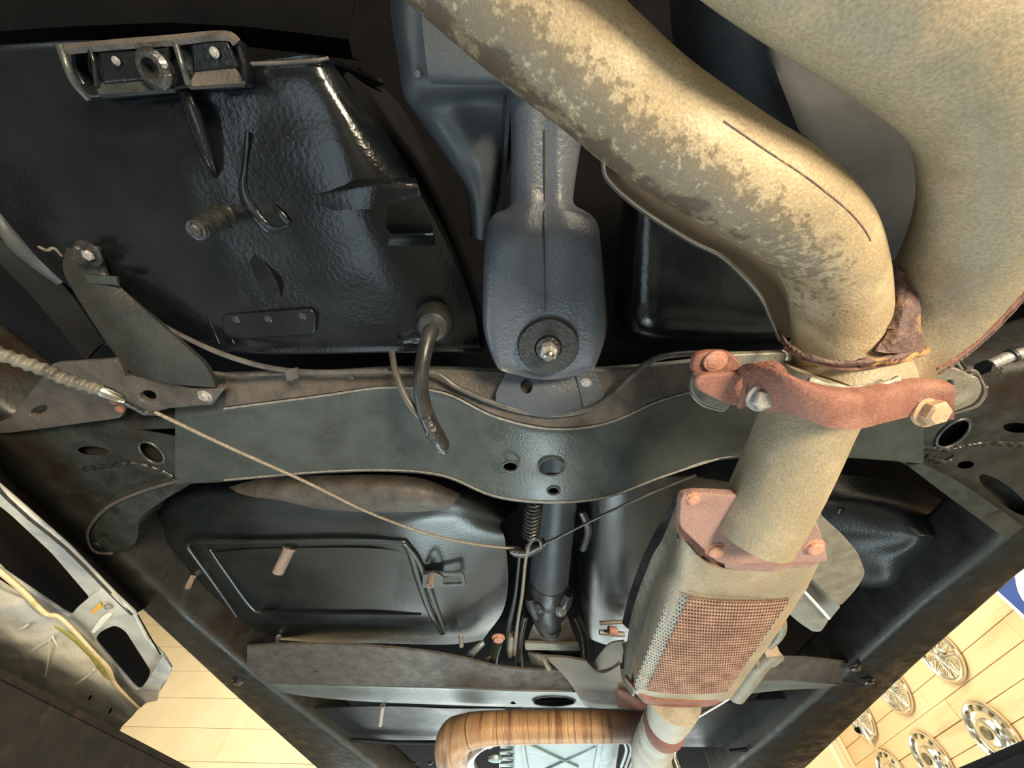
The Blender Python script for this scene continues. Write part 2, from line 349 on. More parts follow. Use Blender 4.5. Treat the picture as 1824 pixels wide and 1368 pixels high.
def bolt(u, v, h, rpx, mat, parent, axis=None, washer=True, name='bolt', tall=.8, hexa=6):
    c = P(u, v, h); r = rpx*depth(c)/FPX; ax = axis or DOWN
    vs = []
    b = lathe(name, c-ax*.001, ax, [(r, 0), (r, r*tall*.8), (r*.82, r*tall)], mat, parent, seg=hexa, smooth=25)
    if washer: 
        w = lathe('washer', c-ax*.001, ax, [(r*1.35, -.0005), (r*1.35, r*.18), (r*1.2, r*.24)], mat, b if parent is None or parent.parent is None else parent, seg=20)
    return b
def box(name, x0, x1, y0, y1, z0, z1, mat, parent=None, bevel=0):
    bm = bmesh.new(); bmesh.ops.create_cube(bm, size=1)
    for q in bm.verts: q.co = Vector((x0+(q.co.x+.5)*(x1-x0), y0+(q.co.y+.5)*(y1-y0), z0+(q.co.z+.5)*(z1-z0)))
    if bevel: bmesh.ops.bevel(bm, geom=list(bm.edges), offset=bevel, segments=2, affect='EDGES')
    me = bpy.data.meshes.new(name); bm.to_mesh(me); bm.free()
    return finish(name, me, mat, parent, 30)
def cut(o, cutters):
    """real holes: boolean the cutters (meshes in world space) out of o, then drop them"""
    for c in cutters:
        md = o.modifiers.new('hole', 'BOOLEAN'); md.operation = 'DIFFERENCE'; md.object = c; md.solver = 'EXACT'; md.use_self = True
    bpy.context.view_layer.update()
    dg = bpy.context.evaluated_depsgraph_get()
    me = bpy.data.meshes.new_from_object(o.evaluated_get(dg))
    o.modifiers.clear(); old = o.data; o.data = me; bpy.data.meshes.remove(old)
    for c in cutters: 
        d = c.data; bpy.data.objects.remove(c); bpy.data.meshes.remove(d)
def punch(u, v, h, a, b=None, rot=0, length=.03, axis=None):
    c = P(u, v, h); s = depth(c)/FPX
    pts = ell(u, v, a, b, rot, 20); ax = (axis or (c-Vector((0, 0, CAMZ)))).normalized()
    low = [P(p.x, p.y, h)-ax*length for p in pts]; hi = [P(p.x, p.y, h)+ax*length for p in pts]
    n = len(pts); fs = [(k, (k+1) % n, n+(k+1) % n, n+k) for k in range(n)]+[tuple(range(n-1, -1, -1)), tuple(range(n, 2*n))]
    o = mesh('punch', low+hi, fs, 'dark', None, 0)
    bm = bmesh.new(); bm.from_mesh(o.data); bmesh.ops.recalc_face_normals(bm, faces=bm.faces); bm.to_mesh(o.data); bm.free()
    return o
# ================================================================ THE ROOM
st = lambda o: props(o, kind='structure')
YW, XW = 6.1, 3.5
st(box('floor', -6.6, XW, -6, YW, -.1, 0, 'concrete'))
st(box('ceiling', -6.6, XW, -6, YW, 5.0, 5.1, 'plaster'))
wl = st(box('wall_left', -6.7, -6.6, -6, YW, 0, 5, 'plaster'))
wf = st(box('wall_front', -6.6, XW, YW+.012, YW+.1, 0, 5, 'cream'))
wr = st(box('wall_right', XW+.012, XW+.1, -6, YW, 0, 5, 'plank'))
pitch = .31
for k in range(0, 14):          # front boards: the seams run level, each board butts another at a random place
    z0 = 1.7+k*pitch
    xs = [-6.6]+sorted(random.uniform(-5.5, 2.5) for _ in range(3))+[XW-.02]
    if k % 2: xs[3] = 2.05
    for a, b in zip(xs, xs[1:]): box('plank', a+.002, b-.002, YW-.006-.004*random.random(), YW+.02, z0+.002, z0+pitch-.002, 'cream', wf)
pr = .142
for k in range(0, 22):
    z0 = 1.75+k*pr
    ys = [-2.0, random.uniform(.5, 3.2), random.uniform(3.6, 5.4), YW-.02]
    for a, b in zip(ys, ys[1:]): box('plank', XW-.004-.006*random.random(), XW+.02, a+.002, b-.002, z0+.003, z0+pr-.003, 'plank', wr)
st(box('trim_1', XW-.05, XW-.012, YW-.05, YW-.02, 0, 5, 'cream'))
st(box('trim_2', XW-.16, XW-.13, YW-.03, YW-.006, 0, 5, 'white'))

# ---------------------------------------------------------------- hubcaps on the plank wall
def hubcap(u, v, dia, wire, label):
    c = PX(u, v, XW-.05); R = dia/2; ax = Vector((-1, 0, 0))
    t = thing('wire_hubcap' if wire else 'disc_hubcap', c, label, 'hubcap', 'wire spoke hubcaps on the plank wall' if wire else 'polished disc hubcaps on the plank wall')
    b = c+Vector((.03, 0, 0))
    lathe('rim', b, ax, [(R, 0), (R, .012), (R*.965, .026), (R*.90, .030), (R*.84, .022), (R*.83, .008)], 'chrome', t, 40)
    if wire:
        lathe('backing_dish', b, ax, [(R*.85, .001), (R*.84, .007), (R*.4, .005), (R*.2, .006)], 'hubdark', t, 32)
        lathe('hub', b, ax, [(R*.24, .0), (R*.23, .03), (R*.17, .045), (R*.10, .052)], 'chrome', t, 24)
        for k in range(26):
            a = 2*PI*k/26; a2 = a+(.32 if k % 2 else -.32)
            p = b+Vector((-.040, math.cos(a)*R*.20, math.sin(a)*R*.20)); q = b+Vector((-.014, math.cos(a2)*R*.86, math.sin(a2)*R*.86))
            tube('spoke', [(p, R*.016), (q, R*.020)], 'chrome', t, n=1, seg=6)
    else:
        lathe('dish', b, ax, [(R*.85, .001), (R*.83, .010), (R*.66, .022), (R*.60, .014), (R*.46, .014), (R*.44, .026), (R*.36, .040), (R*.20, .046), (R*.08, .046)], 'chrome', t, 40)
        lathe('centre_cap', b, ax, [(R*.20, .044), (R*.20, .056), (R*.14, .064)], 'hubdark', t, 24)
        for k in range(12):
            a = 2*PI*k/12; q = b+Vector((-.020, math.cos(a)*R*.755, math.sin(a)*R*.755))
            d = Vector((0, math.cos(a), math.sin(a))); s = Vector((0, -math.sin(a), math.cos(a)))
            vs = []
            for dx in (-.004, .008):
                for e, w in ((-.07, .045), (-.07, -.045), (.07, -.055), (.07, .055)): vs.append(q+d*R*e+s*R*w+Vector((dx, 0, 0)))
            mesh('slot_vane', vs, [(0, 1, 2, 3), (7, 6, 5, 4), (0, 4, 5, 1), (1, 5, 6, 2), (2, 6, 7, 3), (3, 7, 4, 0)], 'hubdark', t, 0)
    return t
hubcap(1668, 1165, .40, True, 'wire spoke hubcap highest on the plank wall, nearest the blue sign')
hubcap(1585, 1225, .40, True, 'middle wire spoke hubcap of the row half hidden by the frame rail')
hubcap(1527, 1276, .40, True, 'wire spoke hubcap furthest from the blue sign, beside the hanging clip')
hubcap(1762, 1306, .40, False, 'polished disc hubcap nearest the right frame edge of the photo, largest in view')
hubcap(1655, 1352, .40, False, 'middle polished disc hubcap in the lower row on the plank wall')
hubcap(1588, 1382, .40, False, 'polished disc hubcap cut by the bottom of the photo, furthest from the blue sign')
cl = thing('wall_clip', PX(1535, 1305, XW-.03), 'small white hook with a black knob hanging below the wire hubcaps', 'hook')
tube('hook_body', [(PX(1533, 1290, XW-.02), .010), (PX(1545, 1312, XW-.05), .016), (PX(1556, 1330, XW-.02), .008)], 'white', cl, 4, 10)
lathe('knob', PX(1529, 1300, XW-.03), Vector((-1, 0, -.2)), [(.022, 0), (.026, .02), (.014, .035)], 'dark', cl, 16)
# blue sign with a white shape, upper right
def wpl(name, poly, d0, d1, mat, parent=None, r=0):
    a = PX(1780, 1050, XW-d1)
    return plate(name, poly, 0, d1-d0, mat, parent, r=r, bevel=.001, plane=(a, a+Vector((0, 1, 0)), a+Vector((0, 0, 1))))
c0 = PX(1777, 1049, XW-.03); c1 = PX(1850, 1121, XW-.03)
yy = (c0.y+c1.y)/2; zt = c0.z+.25; zb = c1.z-.15
sg = box('wall_sign', XW-.036, XW-.006, yy-1.1, yy, zb, zt, 'blue', None, .002)
props(sg, 'blue enamel sign with a pale edge at the right end of the plank wall', 'sign')
box('sign_edge', XW-.040, XW-.006, yy-.004, yy+.022, zb, zt, 'white', sg)
wpl('sign_emblem', [(1806, 1020), (1812, 1052), (1823, 1072), (1850, 1088), (1890, 1050), (1850, 1000)], .036, .042, 'white', sg, 8)

# ================================================================ THE LIFT RUNWAYS
def runway(side, x0, y0, k, label):
    ya, yb = -1.3, 2.3; z0, z1 = CAMZ+.12, CAMZ+.20
    xa, xb = x0+k*(ya-y0), x0+k*(yb-y0)
    def prism(name, w0, w1, lo, hi, parent=None):
        vs = [Vector((x+side*w, y, z)) for z in (lo, hi) for (x, y) in ((xa, ya), (xb, yb)) for w in (w0, w1)]
        return mesh(name, vs, [(0, 1, 3, 2), (4, 6, 7, 5), (0, 4, 5, 1), (2, 3, 7, 6), (0, 2, 6, 4), (1, 5, 7, 3)], 'tyre', parent, 0)
    t = prism('lift_runway', 0, .55, z0, z1); props(t, label, 'lift runway')
    prism('runway_kerb', -.004, .02, z0-.006, z1-.01, t)
    return t
runway(-1, -.711, .533, .0997, 'dark brown stained lift runway edge at the lower left corner')
runway(1, .661, .724, -.15, 'black lift runway corner below the hubcaps')

# ================================================================ FIBREGLASS SILL
fb = thing('fibreglass_sill', (150, 1050, .27), 'raw grey fibreglass body sill with two dark openings and yellowish bonded edge', 'body panel')
H = .28
# the inner box frame, with rounded edges and two openings
def dense(poly, r): return fillet(poly, r)
plate('sill_face', [(-260, 650), (20, 888), (120, 975), (205, 1062), (238, 1092), (262, 1140), (290, 1168), (305, 1192), (296, 1215), (276, 1245), (262, 1252), (250, 1262), (170, 1180), (122, 1108), (60, 1075), (-10, 1010), (-300, 790)], H, .005, 'glassfibre', fb,
      holes=[dense([(-250, 715), (15, 915), (90, 985), (158, 1064), (152, 1078), (128, 1100), (112, 1092), (-10, 1010), (-280, 775)], 12), dense([(205, 1114), (222, 1124), (268, 1196), (262, 1212), (246, 1234), (166, 1142), (178, 1126)], 14)], bevel=.0018)
patch('inner_wall', [[(-200, 640, H), (15, 885, H), (120, 975, H), (205, 1062, H), (238, 1094, H)], [(-150, 660, .36), (70, 905, .36), (160, 985, .36), (235, 1055, .36), (262, 1082, .36)]], 'rail', fb, 3, 2)
plate('opening_back', [(-260, 700), (40, 880), (200, 1050), (300, 1190), (262, 1240), (150, 1130), (-20, 1020), (-300, 800)], .34, .004, 'opening_shade', fb)
patch('cross_web', [[(122, 1102, .279), (138, 1082, .276), (162, 1062, .276), (178, 1050, .279)], [(150, 1118, .279), (160, 1100, .275), (180, 1080, .275), (202, 1060, .279)], [(166, 1140, .279), (178, 1122, .275), (205, 1100, .275), (232, 1092, .279)]], 'glassfibre', fb, 4, 4, .004)
tube('open_seam', [(246, 1096, .279, 1.6), (266, 1132, .279, 1.8), (286, 1166, .279, 1.4)], 'dark', fb, 4, 6)
patch('end_flange', [[(262, 1252, .272), (250, 1234, .265), (268, 1204, .262), (290, 1168, .266)], [(280, 1248, .272), (284, 1228, .265), (300, 1205, .262), (306, 1190, .268)]], 'glassfibre', fb, 5, 3, .004)
tube('resin_seam', [(-60, 968, .262, 9), (0, 1018, .262, 10), (40, 1052, .262, 10), (80, 1092, .262, 9), (104, 1098, .262, 7), (132, 1124, .262, 7), (165, 1160, .262, 7), (192, 1190, .262, 8), (206, 1220, .262, 7), (248, 1262, .262, 3)], 'resin', fb, 6, 12, squash=.6)
tube('olive_bleed', [(-60, 1000, .268, 9), (0, 1050, .268, 10), (40, 1080, .268, 8), (75, 1102, .268, 5), (125, 1132, .268, 8), (165, 1170, .268, 9), (190, 1206, .268, 9), (205, 1232, .268, 7), (235, 1262, .268, 5)], 'olive', fb, 5, 10, squash=.5)
patch('outer_skin', [[(-60, 1000, .262), (0, 1045, .264), (60, 1088, .266), (130, 1135, .268), (190, 1200, .268), (246, 1264, .266)],
                     [(-60, 1080, .250), (0, 1110, .252), (60, 1140, .254), (125, 1185, .256), (180, 1235, .258), (232, 1280, .26)],
                     [(-80, 1150, .245), (-20, 1165, .245), (40, 1195, .246), (100, 1240, .248), (160, 1275, .252), (215, 1298, .256)],
                     [(-90, 1210, .250), (-30, 1220, .250), (30, 1250, .250), (90, 1290, .25), (150, 1320, .254), (205, 1330, .26)]], 'skin', fb, 8, 8, .004,
      bumpf=lambda p: .004*noise.noise(p*28)+.002*noise.noise(p*90))
for a, b in (((58, 1158), (94, 1134)), ((94, 1136), (104, 1160)), ((88, 1140), (80, 1205)), ((32, 1122), (50, 1112)), ((136, 1218), (168, 1192))):
    tube('resin_strand', [(a[0], a[1], .248, 1.6), ((a[0]+b[0])/2+2, (a[1]+b[1])/2, .247, 1.8), (b[0], b[1], .249, 1.3)], 'white', fb, 3, 6)
for a in ((160, 1243), (196, 1267)): plate('slot', ell(a[0], a[1], 2, 5, 25), .251, .001, 'dark', fb, bevel=.0002)
plate('orange_mark', [(162, 1090), (178, 1074), (182, 1082), (165, 1094)], .272, .001, 'orange', fb, bevel=.0002)
patch('clip_plate', [[(162, 1126, .272), (180, 1100, .272), (194, 1092, .273)], [(168, 1128, .272), (187, 1108, .272), (199, 1095, .273)]], 'white', fb, 3, 2, .0015)
bolt(192, 1082, .272, 5, 'bolt_grey', fb)

# ================================================================ FRAME
fr = thing('chassis_frame', (980, 800, .33), 'satin black welded ladder frame with dipped rear crossmember spanning the whole photo', 'car frame')
FH = .345
lr = plate('frame_rail', [(-300, 520), (-60, 690), (20, 742), (120, 752), (230, 742), (330, 742), (400, 760), (400, 845), (318, 862), (262, 905), (225, 952), (205, 985), (330, 1098), (465, 1212), (640, 1348), (760, 1440), (690, 1480), (560, 1368), (400, 1227), (240, 1080), (0, 868), (-300, 610)], FH, .085, 'rail', fr, bevel=.012, r=10)
cut(lr, [punch(166, 803, FH, 27, 8, 4, .03), punch(270, 806, FH, 25, 13, 38, .03), punch(226, 925, FH, 9, 6, 10, .03)])
tube('hole_lip', [(270+27*math.cos(t)*.79-14*math.sin(t)*.61, 806+27*math.cos(t)*.61+14*math.sin(t)*.79, FH-.001, 3.2) for t in [2*PI*k/18 for k in range(19)]], 'frame', fr, 1, 8)
rr = plate('frame_rail', [(2200, 560), (1900, 640), (1730, 660), (1640, 700), (1560, 740), (1540, 800), (1640, 845), (1700, 890), (1792, 955), (1760, 985), (1640, 1078), (1520, 1186), (1370, 1320), (1270, 1400), (1330, 1440), (1400, 1402), (1440, 1368), (1640, 1182), (1824, 1022), (2200, 760)], FH, .085, 'rail', fr, bevel=.012, r=10)
cut(rr, [punch(1698, 772, FH, 34, 15, -38, .03), punch(1812, 762, FH, 26, 9, 3, .03), punch(1720, 828, FH, 15, 7, -5, .03), punch(1790, 882, FH, 58, 16, 38, .03)])
tube('hole_lip', [(1698+36*math.cos(t)*.79+17*math.sin(t)*.61, 772-36*math.cos(t)*.61+17*math.sin(t)*.79, FH-.001, 3.4) for t in [2*PI*k/18 for k in range(19)]], 'frame', fr, 1, 8)
# weld beads on both sides
def bead(pts, h, w, mat='tarbolt', parent=None, amp=.35):
    f = random.uniform(150, 220)
    return tube('weld_bead', [(p[0], p[1], h, w) for p in pts], mat, parent, 8, 8, mod=lambda a, L: 1+amp*math.sin(L*f*3)+.25*noise.noise(Vector((a, L*120, 0))))
bead([(150, 835), (200, 828), (235, 824), (270, 832), (300, 845), (318, 862)], FH-.001, 4, 'tarbolt', fr)
bead([(1640, 795), (1690, 800), (1720, 794), (1760, 788), (1824, 790), (1880, 792)], FH-.001, 4, 'tarbolt', fr)
bead([(1650, 812), (1680, 822), (1700, 812)], FH-.001, 4, 'tarbolt', fr)
# rear crossmember
us = [312, 352, 400, 560, 690, 790, 880, 980, 1080, 1180, 1280, 1400, 1520, 1645]
tf = [0, 0, .0, .0, .08, .35, .75, 1, .75, .35, .08, 0, 0, 0]
vA = [692, 682, 668, 664, 657, 657, 662, 664, 660, 650, 638, 628, 628, 630]
vB = [742, 736, 728, 707, 690, 700, 742, 764, 754, 712, 690, 686, 690, 700]
vC = [862, 859, 856, 842, 838, 848, 884, 895, 886, 850, 818, 812, 814, 824]
def xh(i, hi, lo): return hi-(hi-lo)*tf[i]
rowA0 = [P(us[i], vA[i], xh(i, .352, .330))+Vector((0, 0, .006)) for i in range(14)]
rowA = [(us[i], vA[i], xh(i, .352, .330)) for i in range(14)]
rowA2 = [(us[i], vA[i]*.15+vB[i]*.85, xh(i, .340, .306)) for i in range(14)]
rowB = [(us[i], vB[i]+3, xh(i, .337, .302)) for i in range(14)]
rowB2 = [(us[i], vB[i]*.88+vC[i]*.12, xh(i, .338, .301)) for i in range(14)]
rowM = [(us[i], vB[i]*.5+vC[i]*.5, xh(i, .339, .3005)) for i in range(14)]
rowC = [(us[i], vC[i]-4, xh(i, .340, .2985)) for i in range(14)]
rowC1 = [P(us[i], vC[i], xh(i, .340, .2985))+Vector((0, .001, .004)) for i in range(14)]
rowC2 = [P(us[i], vC[i], xh(i, .340, .2985))+Vector((0, .0, .045)) for i in range(14)]
cm = patch('rear_crossmember', [rowA0, rowA, rowA2, rowB, rowB2, rowM, rowC, rowC1, rowC2], 'xmember', fr, 5, 3, .003, smooth=50)
TB = [(us[i], vB[i], xh(i, .3365, .3015), 2.2) for i in range(2, 12)]; tube('pressed_edge', TB, 'edge', fr, 6, 8)
tube('lower_edge', [(us[i], vC[i]-1, xh(i, .3395, .298), 1.7) for i in range(2, 11)], 'edge', fr, 6, 8)
cut(cm, [punch(909, 831, .300, 13, 8, 5, .02), punch(982, 832, .300, 21, 13, 0, .02), punch(986, 874, .299, 10, 6, 5, .02)])
for (u, v, a, b) in ((909, 831, 14, 9), (982, 832, 23, 15), (986, 874, 11, 7)):
    hh = .2993
    tube('hole_lip', [(u+a*math.cos(t), v+b*math.sin(t), hh-.0005, 2.2) for t in [2*PI*k/16 for k in range(17)]], 'frame', fr, 1, 6)
# dusty top flange skin
i0, i1 = 2, 11
patch('crossmember_flange', [[(us[i]+2, vA[i]+1, xh(i, .349, .327)) for i in range(i0, i1)], [(us[i]+2, vB[i]-4, xh(i, .3355, .3005)) for i in range(i0, i1)]], 'frame_dusty', fr, 5, 3, .0015)
for (u, v) in ((518, 676), (625, 672), (865, 738), (372, 704)): bolt(u, v, .338, 6, 'frame_dusty', fr, washer=False, name='rivet', tall=.4, hexa=10)
# left outrigger bracket with frame hole and clip nut
lb = plate('outrigger_bracket', [(-40, 770), (20, 742), (92, 648), (205, 640), (214, 652), (232, 688), (214, 745), (60, 766), (10, 772)], .330, .006, 'frame_dusty', fr, bevel=.001, r=6,
      holes=[ell(68, 731, 17, 7, -25)])
lt = plate('fork_bracket', [(214, 672), (250, 668), (340, 692), (402, 690), (372, 722), (300, 728), (262, 738), (222, 726)], .324, .008, 'frame_dusty', fr, bevel=.0015, r=6, holes=[ell(262, 706, 15, 10)])
plate('clip_plate', [(350, 694), (400, 692), (376, 722), (336, 722)], .322, .004, 'frame_dusty', fr, bevel=.001)
bolt(365, 706, .322, 9, 'bolt_grey', fr, name='clip_nut')
# gusset flange under the left corner
patch('corner_gusset', [[(335, 862, .338), (270, 905, .336), (242, 932, .336), (236, 972, .338), (200, 990, .342)], [(318, 858, .344), (248, 878, .342), (188, 905, .342), (156, 950, .342), (164, 980, .344)]], 'frame', fr, 4, 3, .005)
tube('gusset_lip', [(318, 856, .338, 3), (250, 876, .336, 3), (190, 904, .336, 3.5), (158, 942, .336, 3), (158, 968, .336, 3), (172, 984, .336, 3), (200, 986, .338, 3)], 'frame_dusty', fr, 6, 8)
bolt(170, 972, .340, 8, 'frame', fr, washer=False, name='plug', hexa=16, tall=.3)
patch('corner_gusset', [[(1620, 832, .340), (1690, 885, .338), (1745, 925, .338), (1795, 962, .34)], [(1640, 826, .340), (1712, 862, .338), (1772, 902, .338), (1824, 938, .34)]], 'frame', fr, 4, 3, .006)

# front crossmember: dusty upper web and the bright lower channel face
uu = [440, 520, 640, 780, 900, 1000, 1100, 1240, 1400, 1550]
wA = [1152, 1148, 1150, 1164, 1190, 1194, 1196, 1190, 1172, 1186]
wB = [1214, 1217, 1220, 1223, 1228, 1230, 1230, 1220, 1212, 1222]
wC = [1222, 1240, 1252, 1258, 1262, 1263, 1262, 1250, 1232, 1226]
h1 = [.352, .350, .346, .342, .335, .333, .333, .338, .346, .350]
fc = patch('front_crossmember', [[P(uu[i], wA[i], h1[i]+.004)+Vector((0, 0, .004)) for i in range(10)], [(uu[i], wA[i], h1[i]+.004) for i in range(10)], [(uu[i], wA[i]*.1+wB[i]*.9, h1[i]-.004) for i in range(10)], [(uu[i], wB[i], h1[i]-.006) for i in range(10)]],
      'frame_dusty', fr, 5, 4, .003, lin_v=True, bumpf=lambda p: .0006*noise.noise(p*160))
fcl = patch('crossmember_channel', [[(uu[i], wB[i]+3, h1[i]-.004) for i in range(10)], [(uu[i], wB[i]+6, h1[i]-.002) for i in range(10)], [(uu[i], wC[i]-3, h1[i]+.002) for i in range(10)], [P(uu[i], wC[i], h1[i]+.002)+Vector((0, 0, .03)) for i in range(10)]], 'channel', fr, 5, 3, .003)
cut(fcl, [punch(987, 1249, .334, 37, 8, 1, .01), punch(915, 1252, .336, 6, 2.5, 0, .01)])
tube('slot_lip', [(987+38*math.cos(t), 1249+9*math.sin(t), .331, 1.8) for t in [2*PI*k/24 for k in range(25)]], 'frame', fr, 1, 6)
plate('crossmember_lining', [(930, 1235), (1050, 1235), (1050, 1262), (930, 1262)], .350, .003, 'frame_dusty', fr)
for u, v in ((612, 1201), (645, 1206), (563, 1199), (700, 1180)): bolt(u, v, .345, 4, 'frame_dusty', fr, washer=False, name='rivet', tall=.4, hexa=10)
for (u, v) in ((424, 1213), (1545, 1212), (1522, 1188)): bolt(u, v, .342, 8, 'tarbolt', fr, name='body_bolt')
# =============================================== rods along the inside of both rails
a = tube('brake_line', [(345, 1078, .40, 3), (380, 1118, .40, 4.5), (430, 1168, .40, 6), (462, 1200, .40, 6)], 'shield', None, 5, 12); props(a, 'pale metal rod running down beside the left frame rail to the front crossmember', 'metal line')
tube('rod_collar', [(448, 1186, .398, 8), (456, 1193, .398, 8)], 'tarbolt', a, 1, 12)
a = tube('brake_line', [(1640, 1058, .40, 9), (1600, 1098, .40, 9), (1550, 1146, .40, 8), (1512, 1182, .40, 7)], 'shield', None, 5, 12); props(a, 'pale metal rod running down beside the right frame rail near the hubcaps', 'metal line')
tube('rod_collar', [(1520, 1174, .397, 10), (1508, 1186, .397, 10)], 'tarbolt', a, 1, 12)

# ================================================================ UNDERBODY
ub = thing('underbody', (900, 600, .5), 'glossy black moulded fibreglass car floor above the frame and exhaust', 'car underbody')
plate('floor_skin', [(-900, -900), (2800, -900), (2800, 500), (2000, 800), (1800, 985), (1420, 1320), (1300, 1420), (700, 1420), (560, 1310), (230, 1030), (-30, 810), (-900, 200)], .56, .01, 'dark', ub)
# left moulded pan (upper left)
patch('moulded_pan', [
  [P(-80, 92, .36)+Vector((0, 0, .10)), P(60, 84, .36)+Vector((0, 0, .1)), P(180, 78, .36)+Vector((0, 0, .1)), P(330, 88, .36)+Vector((0, 0, .1)), P(450, 110, .36)+Vector((0, 0, .1)), P(590, 104, .36)+Vector((0, 0, .1)), P(612, 116, .37)+Vector((0, 0, .1))],
  [(-80, 92, .362), (60, 84, .362), (180, 80, .362), (330, 90, .362), (450, 112, .362), (575, 106, .362), (602, 120, .375)],
  [(-80, 104, .352), (60, 96, .352), (180, 92, .352), (330, 102, .352), (450, 124, .352), (560, 120, .354), (610, 138, .372)],
  [(-90, 200, .352), (50, 210, .350), (180, 210, .350), (330, 215, .350), (450, 215, .352), (600, 215, .352), (668, 222, .372)],
  [(-60, 300, .352), (70, 320, .350), (200, 320, .349), (330, 325, .349), (450, 320, .351), (630, 315, .350), (735, 322, .372)],
  [(20, 400, .352), (110, 420, .350), (210, 430, .349), (350, 430, .349), (480, 430, .351), (660, 430, .350), (792, 430, .372)],
  [(90, 480, .352), (180, 520, .350), (260, 530, .349), (380, 530, .349), (500, 530, .351), (700, 530, .350), (838, 530, .372)],
  [(180, 560, .354), (260, 590, .352), (320, 604, .351), (420, 610, .351), (520, 614, .352), (720, 612, .352), (855, 612, .374)],
  [(190, 572, .362), (265, 602, .362), (325, 614, .362), (420, 622, .362), (520, 626, .362), (720, 624, .362), (862, 622, .38)],
  [P(190, 572, .362)+Vector((0, 0, .1)), P(265, 602, .362)+Vector((0, 0, .1)), P(325, 614, .362)+Vector((0, 0, .1)), P(420, 622, .362)+Vector((0, 0, .1)), P(520, 626, .362)+Vector((0, 0, .1)), P(720, 624, .362)+Vector((0, 0, .1)), P(862, 622, .38)+Vector((0, 0, .1))]],
  'black', ub, 8, 8, .004, smooth=60, bumpf=lambda p: .0025*noise.noise(p*9)+.0006*noise.noise(p*40))
patch('pan_side', [[(616, 130, .374), (672, 215, .372), (735, 312, .372), (792, 430, .374), (838, 525, .374), (862, 622, .378)], [(640, 120, .50), (715, 190, .50), (768, 290, .50), (812, 410, .50), (848, 510, .50), (870, 600, .50)]], 'dark', ub, 5, 2)
# raised step on the pan
patch('raised_step', [[(700, 334, .358), (742, 324, .362)], [(688, 400, .343), (768, 398, .350)], [(698, 420, .334), (772, 418, .342)], [(690, 438, .350), (776, 436, .362)]], 'black', ub, 6, 5, .004)
patch('raised_ridge', [[(560, 330, .352), (660, 318, .350), (740, 316, .362)], [(560, 350, .3485), (660, 336, .3475), (745, 336, .357)], [(560, 378, .350), (660, 372, .348), (750, 374, .362)]], 'black', ub, 6, 6, .002)
# teardrop rib, resin drips, stub post
tube('teardrop_rib', [(326, 170, .345, 10), (336, 182, .341, 18), (348, 215, .341, 19), (362, 255, .343, 17), (374, 290, .345, 13), (382, 314, .350, 6)], 'black', ub, 6, 16, squash=.6)
tube('tar_run', [(440, 235, .349, 5), (436, 290, .350, 6), (432, 340, .350, 9), (448, 372, .350, 11), (470, 400, .350, 9), (490, 408, .350, 6), (516, 400, .350, 3)], 'black', ub, 6, 10, squash=.35, mod=lambda a, L: 1+.5*noise.noise(Vector((a, L*60, 3))))
tube('tar_run', [(486, 366, .349, 3), (500, 382, .348, 6), (514, 398, .348, 4)], 'black', ub, 5, 8, squash=.4)
def stubpost(u0, v0, h0, u1, v1, h1, rpx, mat, parent, name='stub_post', endmat=None):
    a = P(u0, v0, h0); b = P(u1, v1, h1); r = rpx*depth(b)/FPX; ax = (b-a).normalized(); L = (b-a).length
    o = lathe(name, a, ax, [(r*1.25, 0), (r*1.05, L*.08), (r, L*.12), (r*.97, L*.93), (r*.86, L), (r*.6, L), (r*.55, L-.01)], mat, parent, 24)
    return o
stubpost(398, 384, .349, 352, 410, .295, 20, 'tarbolt', ub)
bolt(350, 411, .294, 12, 'tarbolt', ub, name='post_nut')
# small riveted strap on the pan
plate('riveted_strap', [(395, 560), (552, 550), (562, 560), (560, 596), (400, 606)], .346, .003, 'black', ub, bevel=.001, r=10)
for u, v in ((420, 569), (478, 568), (539, 563)): bolt(u, v, .346, 7, 'tarbolt', ub, name='rivet', hexa=14, tall=.5)
for x in (372, 398): tube('rib', [(x, 560, .349, 5), (x+6, 585, .348, 5), (x+18, 612, .350, 4)], 'black', ub, 4, 8, squash=.5)
patch('raised_flash', [[(440, 455, .351), (455, 452, .350)], [(462, 510, .345), (492, 500, .345)], [(484, 538, .348), (500, 530, .349)]], 'black', ub, 4, 4, .002)
# pressed mount at the top of the pan
mt = 'black'
plate('mount_plate', [(108, 82), (195, 72), (330, 62), (398, 56), (424, 72), (440, 118), (438, 152), (330, 160), (160, 178), (132, 160)], .338, .012, mt, ub, bevel=.003, r=8,
      holes=[fillet([(130, 90), (152, 88), (166, 112), (168, 146), (150, 152), (132, 118)], 8)])
plate('mount_web', [(172, 90), (300, 78), (300, 140), (182, 150)], .332, .004, mt, ub, bevel=.002, r=6)
plate('mount_web', [(338, 74), (402, 66), (424, 120), (342, 130)], .332, .004, mt, ub, bevel=.002, r=5)
patch('mount_lip', [[(100, 80, .338), (200, 70, .338), (300, 62, .338), (400, 54, .338), (428, 70, .338)], [(108, 88, .330), (200, 79, .330), (300, 72, .330), (396, 62, .330), (420, 78, .332)]], 'frame_dusty', ub, 4, 3, .003)
patch('mount_lip', [[(168, 148, .334), (300, 138, .334)], [(176, 168, .328), (306, 158, .328)]], 'frame', ub, 4, 3, .003)
patch('mount_lip', [[(352, 122, .334), (418, 118, .334)], [(334, 154, .328), (430, 148, .328)]], 'frame_dusty', ub, 4, 3, .003)
tube('mount_rib', [(108, 84, .333, 8), (118, 112, .328, 8), (132, 146, .328, 7), (158, 178, .332, 5)], 'frame', ub, 5, 10)
tube('mount_rib', [(158, 84, .333, 5), (168, 112, .330, 5), (172, 150, .330, 5)], 'black', ub, 5, 10)
tube('mount_rib', [(312, 74, .333, 6), (322, 108, .328, 6), (336, 152, .328, 6)], 'frame', ub, 5, 10)
